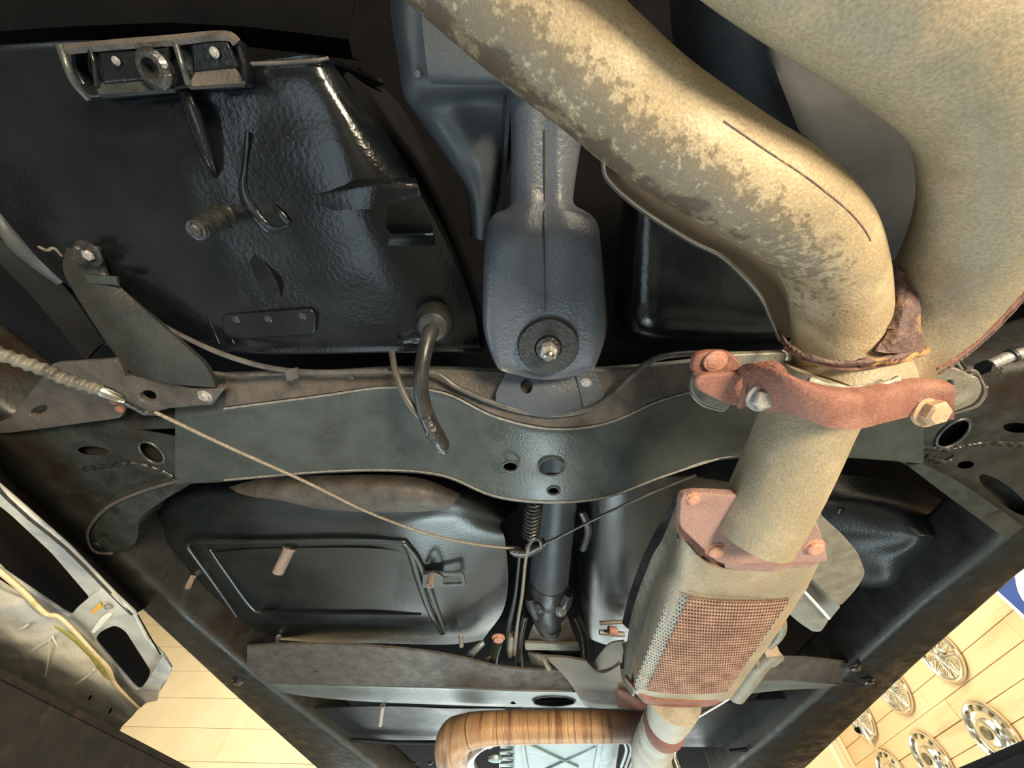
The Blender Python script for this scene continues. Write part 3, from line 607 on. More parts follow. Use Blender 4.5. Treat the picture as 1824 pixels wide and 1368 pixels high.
bolt(204, 108, .329, 5, 'bolt_grey', ub, name='rivet', hexa=12); bolt(380, 93, .329, 6, 'bolt_grey', ub, name='rivet', hexa=12)
lathe('mount_ferrule', P(286, 126, .332), DOWN, [(.011, 0), (.012, .006), (.009, .009), (.006, .009), (.0055, .001)], 'tarbolt', ub, 20)
tube('flange_edge', [(448, 114, .342, 4), (500, 112, .342, 4), (560, 108, .342, 4), (585, 104, .346, 4)], 'frame_dusty', ub, 4, 8)
# dark body panels above and at the right
patch('tail_panel', [[(-200, -300, .42), (300, -300, .42), (700, -300, .42)], [(-200, 70, .42), (300, 40, .42), (620, 70, .43)], [(-200, 84, .50), (300, 74, .50), (660, 110, .50)]], 'dark', ub, 3, 3)
patch('moulded_pan', [
  [(1110, 330, .46), (1130, 330, .38), (1250, 340, .37), (1400, 440, .37), (1700, 500, .37)],
  [(1100, 460, .46), (1128, 460, .37), (1250, 470, .365), (1400, 500, .365), (1700, 520, .365)],
  [(1092, 560, .46), (1125, 590, .37), (1250, 600, .365), (1400, 600, .365), (1700, 570, .365)],
  [(1090, 600, .50), (1125, 612, .46), (1250, 618, .46), (1400, 616, .46), (1700, 600, .46)]], 'black', ub, 6, 6, .004)
# large smooth wheel tub between the two exhaust legs
patch('wheel_tub', [
  [(1190, -60, .40), (1330, -120, .36), (1600, -150, .34), (2200, -100, .40)],
  [(1200, 80, .40), (1330, 60, .345), (1500, 60, .335), (2200, 40, .40)],
  [(1240, 200, .40), (1370, 200, .335), (1530, 190, .325), (2200, 160, .40)],
  [(1330, 330, .40), (1440, 330, .34), (1570, 310, .33), (2200, 280, .40)],
  [(1420, 420, .42), (1500, 440, .36), (1600, 430, .345), (2200, 380, .40)],
  [(1500, 520, .46), (1560, 540, .42), (1640, 540, .42), (2200, 460, .46)]], 'tub', ub, 8, 8, .004)
# lower left seat pan
patch('seat_pan', [
  [(250, 935, .50), (300, 850, .50), (420, 838, .50), (640, 830, .50), (820, 840, .50), (930, 900, .52)],
  [(262, 945, .44), (300, 880, .43), (420, 868, .415), (640, 850, .41), (800, 868, .41), (905, 920, .43)],
  [(275, 960, .42), (330, 915, .40), (420, 912, .392), (640, 905, .388), (790, 912, .388), (890, 935, .41)],
  [(300, 985, .405), (345, 952, .388), (440, 948, .382), (640, 948, .378), (740, 950, .378), (900, 965, .40)],
  [(350, 1040, .40), (400, 1030, .385), (480, 1030, .378), (640, 1030, .376), (780, 1030, .376), (905, 1040, .41)],
  [(420, 1100, .40), (460, 1094, .385), (520, 1092, .378), (660, 1092, .376), (800, 1092, .378), (895, 1090, .42)],
  [(462, 1128, .41), (490, 1124, .40), (560, 1126, .392), (680, 1130, .390), (810, 1132, .392), (870, 1126, .43)],
  [(480, 1142, .44), (500, 1140, .44), (560, 1144, .44), (680, 1146, .44), (800, 1148, .44), (860, 1140, .46)]], 'satin', ub, 8, 8, .004, smooth=60)
# brownish bulge
patch('heel_bulge', [[(408, 868, .402), (470, 852, .402), (600, 846, .400), (740, 850, .400), (820, 880, .402)],
                     [(430, 880, .386), (500, 872, .380), (600, 868, .378), (740, 872, .378), (812, 890, .390)],
                     [(470, 888, .382), (540, 894, .372), (620, 898, .370), (740, 898, .370), (806, 900, .386)],
                     [(500, 890, .388), (560, 906, .384), (640, 912, .382), (740, 912, .382), (800, 906, .388)]], 'frame_dusty', ub, 7, 6, .003, smooth=60)
tube('pressed_rib', [(420, 1098, .376, 5), (380, 1040, .378, 6), (340, 985, .380, 7), (332, 970, .380, 7), (350, 964, .378, 7), (450, 964, .376, 7), (600, 962, .373, 7), (700, 965, .373, 7), (726, 975, .373, 8), (745, 1030, .373, 8), (765, 1085, .374, 7), (788, 1128, .380, 6)], 'satin', ub, 8, 12, squash=.6)
tube('pressed_rib', [(372, 978, .379, 4), (400, 1020, .378, 5), (452, 1088, .376, 6), (490, 1090, .376, 5)], 'satin', ub, 6, 10, squash=.5)
tube('pressed_rib', [(724, 972, .371, 4), (745, 1000, .371, 5), (765, 1050, .371, 5), (792, 1124, .378, 4)], 'frame', ub, 6, 10, squash=.7)
tube('pressed_groove', [(470, 1088, .374, 4), (560, 1091, .373, 4.5), (660, 1092, .373, 5), (750, 1094, .374, 4)], 'dark', ub, 5, 8, squash=.4)
patch('pan_recess', [[(380, 985, .3795), (460, 978, .3775), (640, 976, .3735), (712, 982, .374)], [(470, 1082, .3795), (520, 1084, .376), (660, 1084, .3735), (746, 1084, .3745)]], 'satin', ub, 6, 6, .001)
plate('pull_tab', [(752, 1018), (826, 1022), (830, 1044), (752, 1048)], .366, .004, 'frame', ub, bevel=.001, r=4, holes=[fillet([(790, 1026), (820, 1028), (822, 1040), (790, 1041)], 3)])
stubpost(770, 1024, .366, 766, 1044, .345, 7, 'stud', ub, 'hanging_stud')
tube('stud_clip', [(756, 1022, .362, 3), (772, 1018, .352, 4), (788, 1026, .362, 3)], 'tarbolt', ub, 5, 8)
stubpost(516, 976, .376, 494, 1022, .345, 10, 'stud', ub, 'drain_post')
stubpost(342, 1028, .395, 334, 1048, .375, 5, 'stud', ub, 'hanging_stud')
stubpost(496, 1134, .40, 492, 1150, .38, 4, 'bolt_grey', ub, 'hanging_stud')
stubpost(821, 1134, .38, 822, 1152, .36, 4, 'bolt_grey', ub, 'hanging_stud')
patch('sill_lining', [[(230, 975, .46), (300, 1040, .46), (380, 1115, .46), (450, 1180, .46)], [(262, 950, .42), (340, 1000, .42), (420, 1096, .42), (480, 1150, .42)]], 'brownpaint', ub, 4, 3)
# tunnel and right foot well
patch('tunnel_wall', [
  [(1020, 850, .50), (1050, 850, .42), (1110, 850, .395), (1180, 850, .40), (1240, 850, .42), (1300, 860, .46)],
  [(1025, 950, .50), (1050, 950, .42), (1100, 950, .395), (1170, 950, .40), (1220, 950, .42), (1260, 950, .46)],
  [(1030, 1050, .50), (1050, 1050, .43), (1090, 1055, .40), (1150, 1060, .40), (1200, 1060, .42), (1240, 1060, .46)],
  [(1040, 1130, .50), (1056, 1140, .46), (1090, 1150, .44), (1150, 1150, .44), (1200, 1150, .44), (1240, 1150, .46)]], 'satin', ub, 7, 7, .004, smooth=60)
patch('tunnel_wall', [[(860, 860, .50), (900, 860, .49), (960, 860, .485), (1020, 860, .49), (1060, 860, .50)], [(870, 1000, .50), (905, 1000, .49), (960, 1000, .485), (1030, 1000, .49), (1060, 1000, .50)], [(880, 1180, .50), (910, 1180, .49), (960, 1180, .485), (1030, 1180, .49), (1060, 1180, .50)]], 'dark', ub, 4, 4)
patch('foot_well', [
  [(1440, 840, .50), (1540, 850, .50), (1640, 870, .50), (1740, 940, .50)],
  [(1440, 900, .46), (1560, 890, .45), (1650, 905, .44), (1748, 955, .44)],
  [(1460, 940, .45), (1580, 940, .42), (1650, 945, .405), (1742, 962, .41)],
  [(1470, 960, .45), (1592, 966, .41), (1650, 962, .395), (1730, 970, .405)],
  [(1480, 1000, .45), (1570, 1000, .405), (1630, 1000, .395), (1700, 1000, .40)],
  [(1500, 1048, .45), (1560, 1050, .405), (1600, 1052, .395), (1645, 1052, .40)],
  [(1500, 1056, .50), (1560, 1060, .50), (1600, 1062, .50), (1650, 1060, .50)]], 'deck', ub, 7, 7, .004, smooth=60)
tube('pressed_rib', [(1500, 905, .448, 7), (1485, 940, .448, 9), (1470, 975, .448, 7)], 'deck', ub, 5, 10, squash=.5)
# front floor beyond the front crossmember
patch('front_floor_panel', [[(560, 1262, .365), (680, 1258, .365), (800, 1262, .362), (900, 1262, .362)], [(572, 1290, .37), (690, 1295, .37), (800, 1300, .37), (900, 1300, .37)], [(600, 1318, .375), (700, 1322, .375), (800, 1322, .375), (900, 1322, .375)]], 'deck', ub, 6, 5)
tube('panel_flange', [(496, 1248, .36, 5), (560, 1292, .362, 5), (598, 1326, .364, 5), (620, 1318, .364, 4), (700, 1322, .364, 4), (800, 1322, .364, 4)], 'deck', ub, 5, 8)
stubpost(682, 1256, .362, 677, 1292, .335, 4, 'bolt_grey', ub, 'hanging_stud')
patch('front_floor_panel', [[(1180, 1262, .38), (1320, 1250, .38), (1400, 1245, .38)], [(1180, 1330, .39), (1310, 1330, .39), (1345, 1320, .39)]], 'deck', ub, 5, 5)
tube('panel_flange', [(1440, 1245, .36, 5), (1380, 1300, .36, 5), (1345, 1340, .36, 5), (1330, 1335, .36, 4), (1300, 1338, .36, 4)], 'deck', ub, 5, 8)
for k in range(7): bolt(610+k*26, 1358, .42, 4, 'rubber', ub, name='floor_bolt')
# ================================================================ DIFFERENTIAL CARRIER AND ITS FRONT ARM
df = thing('differential_carrier', (860, 120, .33), 'blue-grey painted differential casting partly hidden by the left exhaust pipe', 'differential')
patch('casting', [
  [(690, -120, .36), (720, -120, .31), (760, -120, .29), (830, -120, .29), (960, -120, .30), (1060, -120, .33)],
  [(696, 20, .36), (712, 20, .315), (745, 20, .305), (830, 20, .305), (930, 20, .305), (1020, 20, .33)],
  [(708, 100, .37), (722, 105, .32), (750, 110, .308), (830, 112, .308), (930, 112, .31), (1020, 110, .33)],
  [(718, 168, .38), (728, 170, .33), (756, 160, .312), (830, 158, .312), (920, 158, .315), (1010, 160, .34)],
  [(738, 200, .39), (756, 206, .35), (790, 190, .34), (840, 180, .345), (905, 178, .35), (990, 180, .36)],
  [(800, 290, .42), (808, 290, .36), (830, 280, .345), (860, 280, .345), (890, 280, .36), (915, 280, .40)],
  [(830, 340, .43), (838, 345, .37), (852, 345, .36), (868, 345, .36), (880, 345, .37), (900, 345, .40)],
  [(838, 420, .43), (848, 425, .385), (858, 428, .38), (866, 425, .385), (874, 420, .39), (884, 420, .42)]], 'cast', df, 6, 6, .004, smooth=60)
patch('sump_cover', [[(746, -100, .302), (850, -100, .298), (1000, -100, .30)], [(752, 40, .298), (850, 40, .294), (960, 40, .298)], [(762, 128, .300), (850, 132, .296), (940, 132, .30)], [(768, 150, .308), (850, 152, .306), (930, 152, .308)]], 'cast', df, 5, 5, .003)
bolt(744, 132, .306, 6, 'cast', df, washer=False, tall=.6)
patch('web_rib', [[(905, 150, .335), (898, 260, .350), (892, 345, .362), (878, 395, .365)], [(880, 150, .37), (884, 260, .38), (880, 345, .40), (870, 400, .40)]], 'rubber', df, 4, 3, .003)

arm = thing('torque_arm_bracket', (970, 500, .30), 'blue-grey rounded bracket arm bolted above the rear crossmember', 'bracket')
AH = .305
def ah(v): return .318 if v < 380 else .300
outl = [(912, 100), (1060, 100), (1036, 250), (1022, 362), (1026, 378), (1062, 392), (1070, 430), (1078, 500), (1082, 560), (1078, 622), (1056, 654), (1020, 672), (968, 678), (920, 668), (884, 650), (866, 615), (861, 560), (861, 500), (866, 440), (872, 396), (900, 382), (912, 366), (914, 250)]
# arm made as a formed pressing: a raised channel that drops into the wide eye
patch('arm_pressing', [
  [P(905, 90, .335)+Vector((0, 0, .03)), (908, 90, .335), (945, 90, .326), (970, 90, .326), (1010, 90, .326), (1052, 90, .335), P(1055, 90, .335)+Vector((0, 0, .03))],
  [P(910, 240, .335)+Vector((0, 0, .03)), (912, 240, .335), (940, 240, .324), (970, 240, .325), (1000, 240, .324), (1036, 240, .335), P(1038, 240, .335)+Vector((0, 0, .03))],
  [P(909, 340, .332)+Vector((0, 0, .03)), (911, 340, .332), (938, 340, .319), (970, 340, .320), (1000, 340, .319), (1022, 340, .332), P(1024, 340, .332)+Vector((0, 0, .03))],
  [P(906, 372, .324)+Vector((0, 0, .03)), (907, 371, .324), (936, 370, .312), (970, 370, .313), (1002, 368, .312), (1025, 368, .324), P(1027, 369, .324)+Vector((0, 0, .03))],
  [P(874, 394, .318)+Vector((0, 0, .04)), (876, 391, .318), (925, 385, .308), (970, 385, .309), (1014, 382, .308), (1060, 392, .318), P(1061, 394, .318)+Vector((0, 0, .04))],
  [P(864, 440, .308)+Vector((0, 0, .05)), (865, 440, .308), (915, 430, .298), (970, 430, .299), (1025, 430, .298), (1070, 440, .308), P(1071, 440, .308)+Vector((0, 0, .05))],
  [P(861, 520, .303)+Vector((0, 0, .05)), (862, 520, .303), (914, 520, .294), (970, 520, .295), (1026, 520, .294), (1077, 520, .303), P(1078, 520, .303)+Vector((0, 0, .05))],
  [P(862, 590, .302)+Vector((0, 0, .05)), (863, 590, .302), (914, 590, .296), (970, 590, .296), (1026, 590, .296), (1080, 590, .302), P(1081, 590, .302)+Vector((0, 0, .05))],
  [P(876, 640, .302)+Vector((0, 0, .05)), (878, 640, .302), (920, 654, .299), (972, 660, .299), (1024, 656, .299), (1066, 640, .302), P(1068, 640, .302)+Vector((0, 0, .05))],
  [P(886, 650, .304)+Vector((0, 0, .05)), (888, 650, .304), (925, 667, .303), (972, 675, .303), (1020, 668, .303), (1056, 652, .304), P(1058, 652, .304)+Vector((0, 0, .05))],
  [P(886, 650, .304)+Vector((0, 0, .055)), P(888, 650, .304)+Vector((0, 0, .05)), P(925, 667, .303)+Vector((0, 0, .05)), P(972, 675, .303)+Vector((0, 0, .05)), P(1020, 668, .303)+Vector((0, 0, .05)), P(1056, 652, .304)+Vector((0, 0, .05)), P(1058, 652, .304)+Vector((0, 0, .055))]],
  'greybrkt', arm, 6, 5, .003, smooth=45)
tube('seam_groove', [(970, 230, .3245, 1.2), (970, 350, .3185, 1.2), (969, 385, .3085, 1.6), (969, 430, .2985, 1.8), (970, 520, .2945, 1.6), (971, 556, .2945, 1.4)], 'rubber', arm, 4, 6)
bc = P(976, 616, .2955)
r0 = 54*depth(bc)/FPX
lathe('rubber_bushing', bc, DOWN, [(r0*1.02, -.002), (r0, .003), (r0*.96, .0045), (r0*.45, .0045), (r0*.42, .003)], 'undercoat', arm, 48)
lathe('bushing_washer', bc+Vector((0, 0, -.0035)), DOWN, [(r0*.42, 0), (r0*.40, .003), (r0*.30, .004)], 'tarbolt', arm, 32)
lathe('bushing_nut', bc+Vector((0, 0, -.007)), DOWN, [(r0*.30, 0), (r0*.29, .008), (r0*.20, .010)], 'bolt_grey', arm, 6, smooth=20)
lathe('bolt_end', bc+Vector((0, 0, -.015)), DOWN, [(r0*.16, 0), (r0*.16, .006), (r0*.10, .0075)], 'chrome', arm, 16)
for u, v in ((1056, 538), (1002, 700), (882, 632)): bolt(u, v, .2995 if v < 650 else .33, 4, 'bolt_grey', arm, washer=False, hexa=10, tall=.4, name='weld_stud')
# mounting tongue under the arm, standing on the crossmember flange
tg = patch('mounting_tongue', [[(906, 655, .3215), (980, 655, .3195), (1058, 655, .3215)], [(884, 700, .3115), (980, 705, .3065), (1076, 702, .3125)], [(886, 722, .307), (930, 744, .3015), (1010, 744, .3015), (1066, 724, .307)][0:1]+[(980, 745, .3005), (1066, 724, .307)]], 'greybrkt', arm, 6, 6, .002)
cut(tg, [punch(938, 688, .312, 11, 13, 0, .008)])
patch('tongue_tab', [[(1026, 668, .315), (1050, 664, .317)], [(1040, 726, .303), (1066, 706, .309)]], 'greybrkt', arm, 4, 4, .002)
bolt(1043, 684, .3125, 8, 'bolt_grey', arm, hexa=14, tall=.5)

# ================================================================ LEFT SUSPENSION ARM
la = thing('trailing_arm', (250, 560, .31), 'dark grey flat strap arm sloping down to the rear crossmember at left', 'suspension arm')
patch('strap', [
  [(118, 442, .345), (170, 440, .342), (196, 490, .345)],
  [(112, 480, .338), (160, 490, .334), (212, 508, .338)],
  [(138, 530, .330), (190, 540, .326), (262, 556, .330)],
  [(180, 596, .325), (240, 600, .320), (318, 606, .326)],
  [(214, 642, .322), (290, 650, .317), (366, 652, .323)],
  [(238, 668, .322), (310, 684, .316), (384, 690, .322)]], 'rail', la, 7, 5, .006)
bolt(157, 452, .336, 17, 'tarbolt', la, hexa=6, tall=1.2, name='strap_bolt')
bolt(157, 455, .322, 9, 'bolt_grey', la, hexa=6, tall=.6, washer=False, name='strap_nut')
plate('strap_stop', [(150, 488), (205, 494), (208, 508), (155, 506)], .331, .004, 'frame', la, bevel=.001)
tube('spring_wire', [(70, 440, .34, 2.5), (84, 446, .335, 2.5), (96, 442, .334, 2.5), (110, 456, .338, 2)], 'cable', la, 5, 6)
ho = tube('curved_hose', [(10, 318, .38, 14), (0, 360, .375, 16), (8, 402, .37, 16), (40, 440, .365, 17), (84, 474, .36, 18), (118, 500, .362, 16)], 'cast', None, 7, 20)
props(ho, 'thick dark grey curved hose at the left edge behind the strap arm', 'hose')
ls = thing('strut_rod', (120, 540, .37), 'dark angled strut bar behind the flat strap arm', 'suspension strut')
patch('strut_channel', [[(-60, 400, .39), (20, 430, .378), (40, 445, .376), (60, 500, .385)], [(60, 520, .39), (110, 500, .375), (130, 520, .373), (150, 560, .385)], [(160, 640, .38), (190, 610, .368), (206, 630, .366), (215, 645, .375)]], 'deck', ls, 6, 6, .004)

# ================================================================ HANDBRAKE CABLE
hc = thing('handbrake_cable', (600, 870, .30), 'thin tan handbrake cable with ribbed conduit running from the left edge to the centre yoke', 'cable')
sh = P(120, 672, .27)
tube('ribbed_conduit', [(-80, 598, .262, 13), (0, 630, .268, 12.5), (60, 652, .274, 12), (120, 676, .280, 11.5), (180, 696, .286, 11)], 'conduit', hc, 40, 16, mod=lambda a, L: 1+.13*math.sin(L*900))
tube('end_ferrule', [(176, 694, .286, 10), (192, 700, .288, 11), (214, 710, .290, 9), (222, 714, .291, 6)], 'chrome', hc, 4, 16)
tube('rod_end', [(216, 712, .291, 4), (240, 726, .296, 5), (262, 736, .300, 5), (282, 736, .302, 4)], 'tarbolt', hc, 5, 10, mod=lambda a, L: 1+.3*noise.noise(Vector((a, L*200, 1))))
for u, v in ((204, 714), (214, 728)): bolt(u, v, .300, 7, 'rust', hc, washer=False, name='rusty_clip', hexa=8)
tube('cable_wire', [(276, 734, .300, 3.6), (400, 793, .300, 3.4), (540, 856, .302, 3), (660, 914, .310, 2.6), (760, 950, .325, 2.4), (840, 968, .338, 2.4), (905, 976, .346, 2.4), (935, 978, .348, 2.4)], 'cable', hc, 8, 8)
tube('cable_wire', [(935, 980, .348, 2.6), (970, 968, .348, 2.6), (1020, 944, .346, 2.6), (1100, 905, .344, 2.6), (1170, 874, .342, 2.6), (1240, 846, .342, 2.6)], 'line', hc, 6, 8)
eq = thing('equalizer_yoke', (938, 980, .34), 'small black cable yoke hanging on the threaded rod below the spring', 'cable yoke')
patch('yoke', [[(906, 972, .350), (935, 972, .350), (968, 958, .350)], [(908, 984, .340), (936, 986, .338), (972, 968, .340)], [(916, 992, .346), (938, 994, .344), (966, 980, .346)]], 'tarbolt', eq, 5, 5, .004)
tube('hook_loop', [(938, 976, .340, 4), (950, 960, .338, 4), (962, 962, .336, 4), (964, 974, .338, 4)], 'tarbolt', eq, 5, 10)
tube('pull_rod', [(946, 954, .342, 3), (940, 980, .340, 3.2), (936, 1000, .342, 3), (930, 1060, .35, 3), (922, 1110, .36, 3), (916, 1165, .37, 3.5)], 'cable', eq, 6, 10)
tube('guide_rail', [(926, 985, .37, 3), (918, 1060, .375, 3), (908, 1110, .38, 5), (906, 1160, .385, 6)], 'frame', eq, 5, 8)
# return spring: a real coil
sp = []
a = P(952, 888, .345); b = P(944, 958, .345); T = (b-a).normalized(); X = T.orthogonal().normalized(); Y = T.cross(X)
rc = 15*depth(a)/FPX
for k in range(11*14+1):
    t = k/(11*14); ang = 2*PI*11*t; rr_ = rc*(1 if t < .9 else .5)
    sp.append((a.lerp(b, t)+(X*math.cos(ang)+Y*math.sin(ang))*rr_, rc*.17))
spr = tube('return_spring', sp, 'rubber', None, 1, 7); props(spr, 'black coil return spring below the centre of the rear crossmember', 'spring')

# ================================================================ BRAKE LINE AND HOSES
bl = thing('brake_pipe', (800, 700, .31), 'slim bent metal brake pipe clipped along the rear crossmember flange', 'brake pipe')
tube('pipe_run', [(262, 562, .335, 4), (320, 596, .333, 4.5), (400, 632, .331, 5), (480, 655, .33, 5), (560, 663, .33, 5), (690, 661, .325, 5), (770, 663, .322, 5), (815, 690, .316, 5), (870, 714, .310, 5), (930, 732, .306, 5.5), (990, 738, .304, 5.5), (1050, 728, .305, 5.5), (1090, 704, .309, 5.5), (1130, 665, .315, 5.5), (1165, 640, .320, 5.5), (1220, 630, .323, 5.5), (1300, 630, .325, 5), (1400, 632, .33, 5)], 'line', bl, 8, 12)
tube('pipe_run', [(380, 664, .334, 3.5), (420, 668, .334, 4), (500, 665, .334, 4), (560, 662, .334, 4)], 'line', bl, 5, 10)
for u, v in ((518, 668), (1060, 716)): plate('pipe_clip', [(u-12, v-8), (u+10, v-12), (u+14, v+6), (u-8, v+12)], .318, .003, 'frame_dusty', bl, bevel=.0008)
hs = thing('drain_hose', (765, 700, .30), 'black drain hose with rubber grommet hanging from the moulded pan over the crossmember', 'hose')
gr0 = P(775, 572, .345)
rg = 32*depth(gr0)/FPX
lathe('grommet', gr0, (P(768, 590, .31)-gr0), [(rg*1.1, 0), (rg, .006), (rg*.95, .016), (rg*.75, .022), (rg*.45, .024)], 'rubber', hs, 32)
tube('hose', [(770, 586, .325, 15), (764, 600, .312, 14), (756, 630, .300, 14), (750, 670, .290, 14), (752, 710, .284, 14), (764, 750, .280, 15), (780, 780, .278, 15), (788, 795, .278, 14)], 'rubber', hs, 7, 18)
tube('tar_end', [(760, 742, .276, 12), (772, 768, .272, 14), (786, 794, .272, 13), (792, 804, .274, 8)], 'tarbolt', hs, 7, 14, mod=lambda a, L: 1+.3*noise.noise(Vector((math.cos(a)*3, L*300, math.sin(a)*3))))
h2 = tube('vent_tube', [(698, 628, .335, 6), (704, 660, .312, 6), (718, 698, .296, 7), (738, 730, .286, 7), (758, 750, .280, 7), (768, 764, .277, 6)], 'line', None, 7, 14)
props(h2, 'thin grey vent tube curving down left of the black drain hose', 'tube')

# ================================================================ PROPELLER SHAFT AND GEARBOX TAIL
ps = thing('propeller_shaft', (985, 1000, .42), 'dark grey propeller shaft with universal joint below the crossmember', 'drive shaft')
tube('shaft_tube', [(995, 700, .44, 40), (992, 860, .43, 38), (985, 950, .42, 36), (978, 1030, .41, 35)], 'cast', ps, 4, 32)
tube('balance_collar', [(978, 1030, .41, 36), (977, 1040, .408, 37), (976, 1052, .406, 38), (976, 1060, .405, 36)], 'rubber', ps, 2, 32)
tube('yoke_body', [(976, 1056, .40, 30), (976, 1075, .395, 32), (978, 1095, .39, 31), (980, 1112, .385, 27)], 'rubber', ps, 3, 24)
for (a_, b_) in (((944, 1062), (958, 1096)), ((1012, 1056), (996, 1092))):
    tube('yoke_ear', [(a_[0], a_[1], .385, 10), ((a_[0]+b_[0])/2, (a_[1]+b_[1])/2, .380, 13), (b_[0], b_[1], .378, 10)], 'rubber', ps, 5, 16)
bolt(1000, 1086, .370, 9, 'bolt_grey', ps, name='bearing_cap', hexa=18, axis=Vector((.5, -.4, -.7)).normalized())
bolt(960, 1080, .372, 9, 'tarbolt', ps, name='bearing_cap', hexa=18, axis=Vector((-.5, -.4, -.7)).normalized())
for k in range(3): tube('boot_ring', [(980+k, 1102+k*6, .385, 27-2*k), (980+k, 1105+k*6, .384, 27-2*k)], 'rubber', ps, 1, 28)
gb = thing('gearbox_mount', (985, 1150, .37), 'dull tan steel gearbox mounting bracket under the universal joint', 'gearbox mount')
patch('mount_cover', [[(955, 1102, .375), (985, 1116, .360), (1012, 1100, .375)], [(945, 1125, .372), (985, 1130, .358), (1020, 1125, .372)], [(938, 1150, .362), (985, 1152, .355), (1030, 1150, .362)]], 'trans_plate', gb, 6, 4, .004)
plate('mount_flange', [(934, 1146), (1030, 1148), (1034, 1160), (936, 1158)], .352, .006, 'shield', gb, bevel=.001, r=3)
plate('mount_gap', [(946, 1156), (1034, 1160), (1034, 1172), (950, 1168)], .362, .008, 'dark', gb)
patch('mount_rubber', [[(940, 1162, .362), (960, 1166, .352), (985, 1170, .358)], [(944, 1176, .36), (962, 1182, .350), (980, 1184, .356)], [(952, 1190, .36), (968, 1196, .352), (976, 1192, .356)]], 'trans_plate', gb, 5, 5, .004)
for x in (1, -1): tube('side_strut', [(984+x*40-(8 if x < 0 else -2), 1096, .39, 6), (984+x*56, 1130, .38, 6), (984+x*60, 1172, .37, 5)], 'rubber', gb, 4, 10)
# brackets between the spring rod and the gearbox
lk = thing('shift_linkage', (900, 1160, .38), 'dark bent linkage arms with pink bolts left of the gearbox mount', 'linkage')
tube('link_arm', [(876, 1200, .375, 9), (880, 1165, .38, 9), (890, 1140, .385, 8)], 'frame', lk, 5, 12)
tube('link_arm', [(926, 1196, .372, 7), (924, 1168, .375, 8), (918, 1142, .382, 7)], 'frame', lk, 5, 12)
bolt(888, 1136, .380, 9, 'bolt_pink', lk, hexa=8, name='link_bolt'); bolt(922, 1140, .380, 7, 'bolt_pink', lk, hexa=8, name='link_bolt')
tube('rod_end', [(912, 1130, .372, 6), (909, 1150, .368, 6), (908, 1168, .366, 4)], 'shield', lk, 3, 10)
tube('curved_wire', [(846, 1192, .37, 2.5), (862, 1176, .372, 2.5), (880, 1166, .375, 2)], 'shield', lk, 5, 8)
wp = tube('washer_hose', [(828, 1185, .375, 7), (836, 1168, .378, 7), (850, 1154, .384, 6.5), (862, 1144, .392, 5)], 'alu', None, 6, 12)
props(wp, 'short shiny silver curved tube between the floor pan and the linkage', 'tube')
pl = tube('support_bracket', [(1036, 912, .40, 7), (1048, 945, .395, 7), (1038, 980, .40, 6)], 'rubber', None, 6, 12, squash=.5)
props(pl, 'small black clip bracket right of the propeller shaft under the crossmember', 'bracket')
fl = thing('fuel_line_joint', (1090, 1118, .41), 'small grey pipe union on the floor right of the gearbox mount', 'pipe union')
tube('pipe', [(1068, 1110, .40, 4), (1095, 1108, .40, 4), (1116, 1108, .40, 4)], 'shield', fl, 2, 10)
tube('pipe', [(1068, 1126, .40, 5), (1090, 1128, .40, 6), (1112, 1130, .40, 5)], 'bolt_grey', fl, 2, 10)
tube('union_body', [(1084, 1122, .395, 8), (1098, 1124, .395, 8)], 'bolt_pink', fl, 1, 8)

# ================================================================ EXHAUST
M['pipe_left'] = pipe_mat('weathered_pipe_left', [(.44, .56, .80, .92, .0, .02, .25, .41, (.13, .10, .065), 230, .70, .72), (.56, .66, .85, .95, -.2, -.1, .21, .33, (.08, .055, .035), 60, .76, .9)])
M['pipe'] = pipe_mat('weathered_pipe', [(.0, .2, .8, 1, .0, .1, .9, 1, (.28, .26, .17), 26, .82, .7)], tan=(.37, .305, .205), olive=(.31, .26, .17), pale=(.46, .38, .26))
M['conv'] = mk('streaked_converter_steel', (.25, .215, .155), (.37, .315, .225), 18, .45, .6, metal=.15, bump=.4, bscale=420, c3=(.36, .22, .11), s3=22, t3=(.54, .68))
M['neck'] = mk('pale_pipe_steel', (.34, .31, .24), (.46, .43, .35), 40, .42, .6, metal=.2, bump=.3, bscale=420, c3=(.30, .22, .14), s3=26)
M['pipe_right'] = pipe_mat('weathered_pipe_right', [(.0, .2, .8, 1, .0, .1, .9, 1, (.25, .17, .10), 9, .86, .7)], tan=(.32, .265, .175), olive=(.275, .24, .16), pale=(.42, .31, .19))
ex = thing('exhaust_pipe', (1400, 700, .20), 'weathered tan twin exhaust pipe joining in a Y above the red clamp', 'exhaust pipe')
left = [(470, -420, .224, 152), (640, -260, .222, 150), (800, -110, .222, 142), (948, 36, .222, 128), (1058, 130, .220, 122), (1156, 214, .219, 119), (1281, 296, .214, 114), (1370, 352, .213, 112), (1448, 412, .215, 106), (1484, 480, .22, 98), (1494, 545, .224, 94), (1495, 600, .224, 93), (1496, 650, .222, 93)]
lp = tube('left_leg', left, 'pipe_left', ex, 8, 64)
L_LEFT = LAST['t']
rightp = [(860, -560, .192, 178), (1080, -360, .19, 200), (1240, -240, .19, 215), (1400, -130, .188, 226), (1560, -30, .188, 229), (1690, 74, .190, 212), (1762, 180, .195, 184), (1776, 290, .202, 158), (1756, 392, .211, 136), (1708, 484, .220, 114), (1650, 556, .226, 102), (1592, 606, .228, 94), (1546, 640, .226, 88)]
rp = tube('right_leg', rightp, 'pipe_right', ex, 8, 64)
L_RIGHT = LAST['t']
tube('collector', [(1530, 592, .240, 96), (1528, 612, .236, 122), (1522, 634, .232, 128), (1512, 656, .225, 116), (1496, 684, .215, 101), (1476, 712, .208, 90)], 'pipe', ex, 5, 56, up=None)
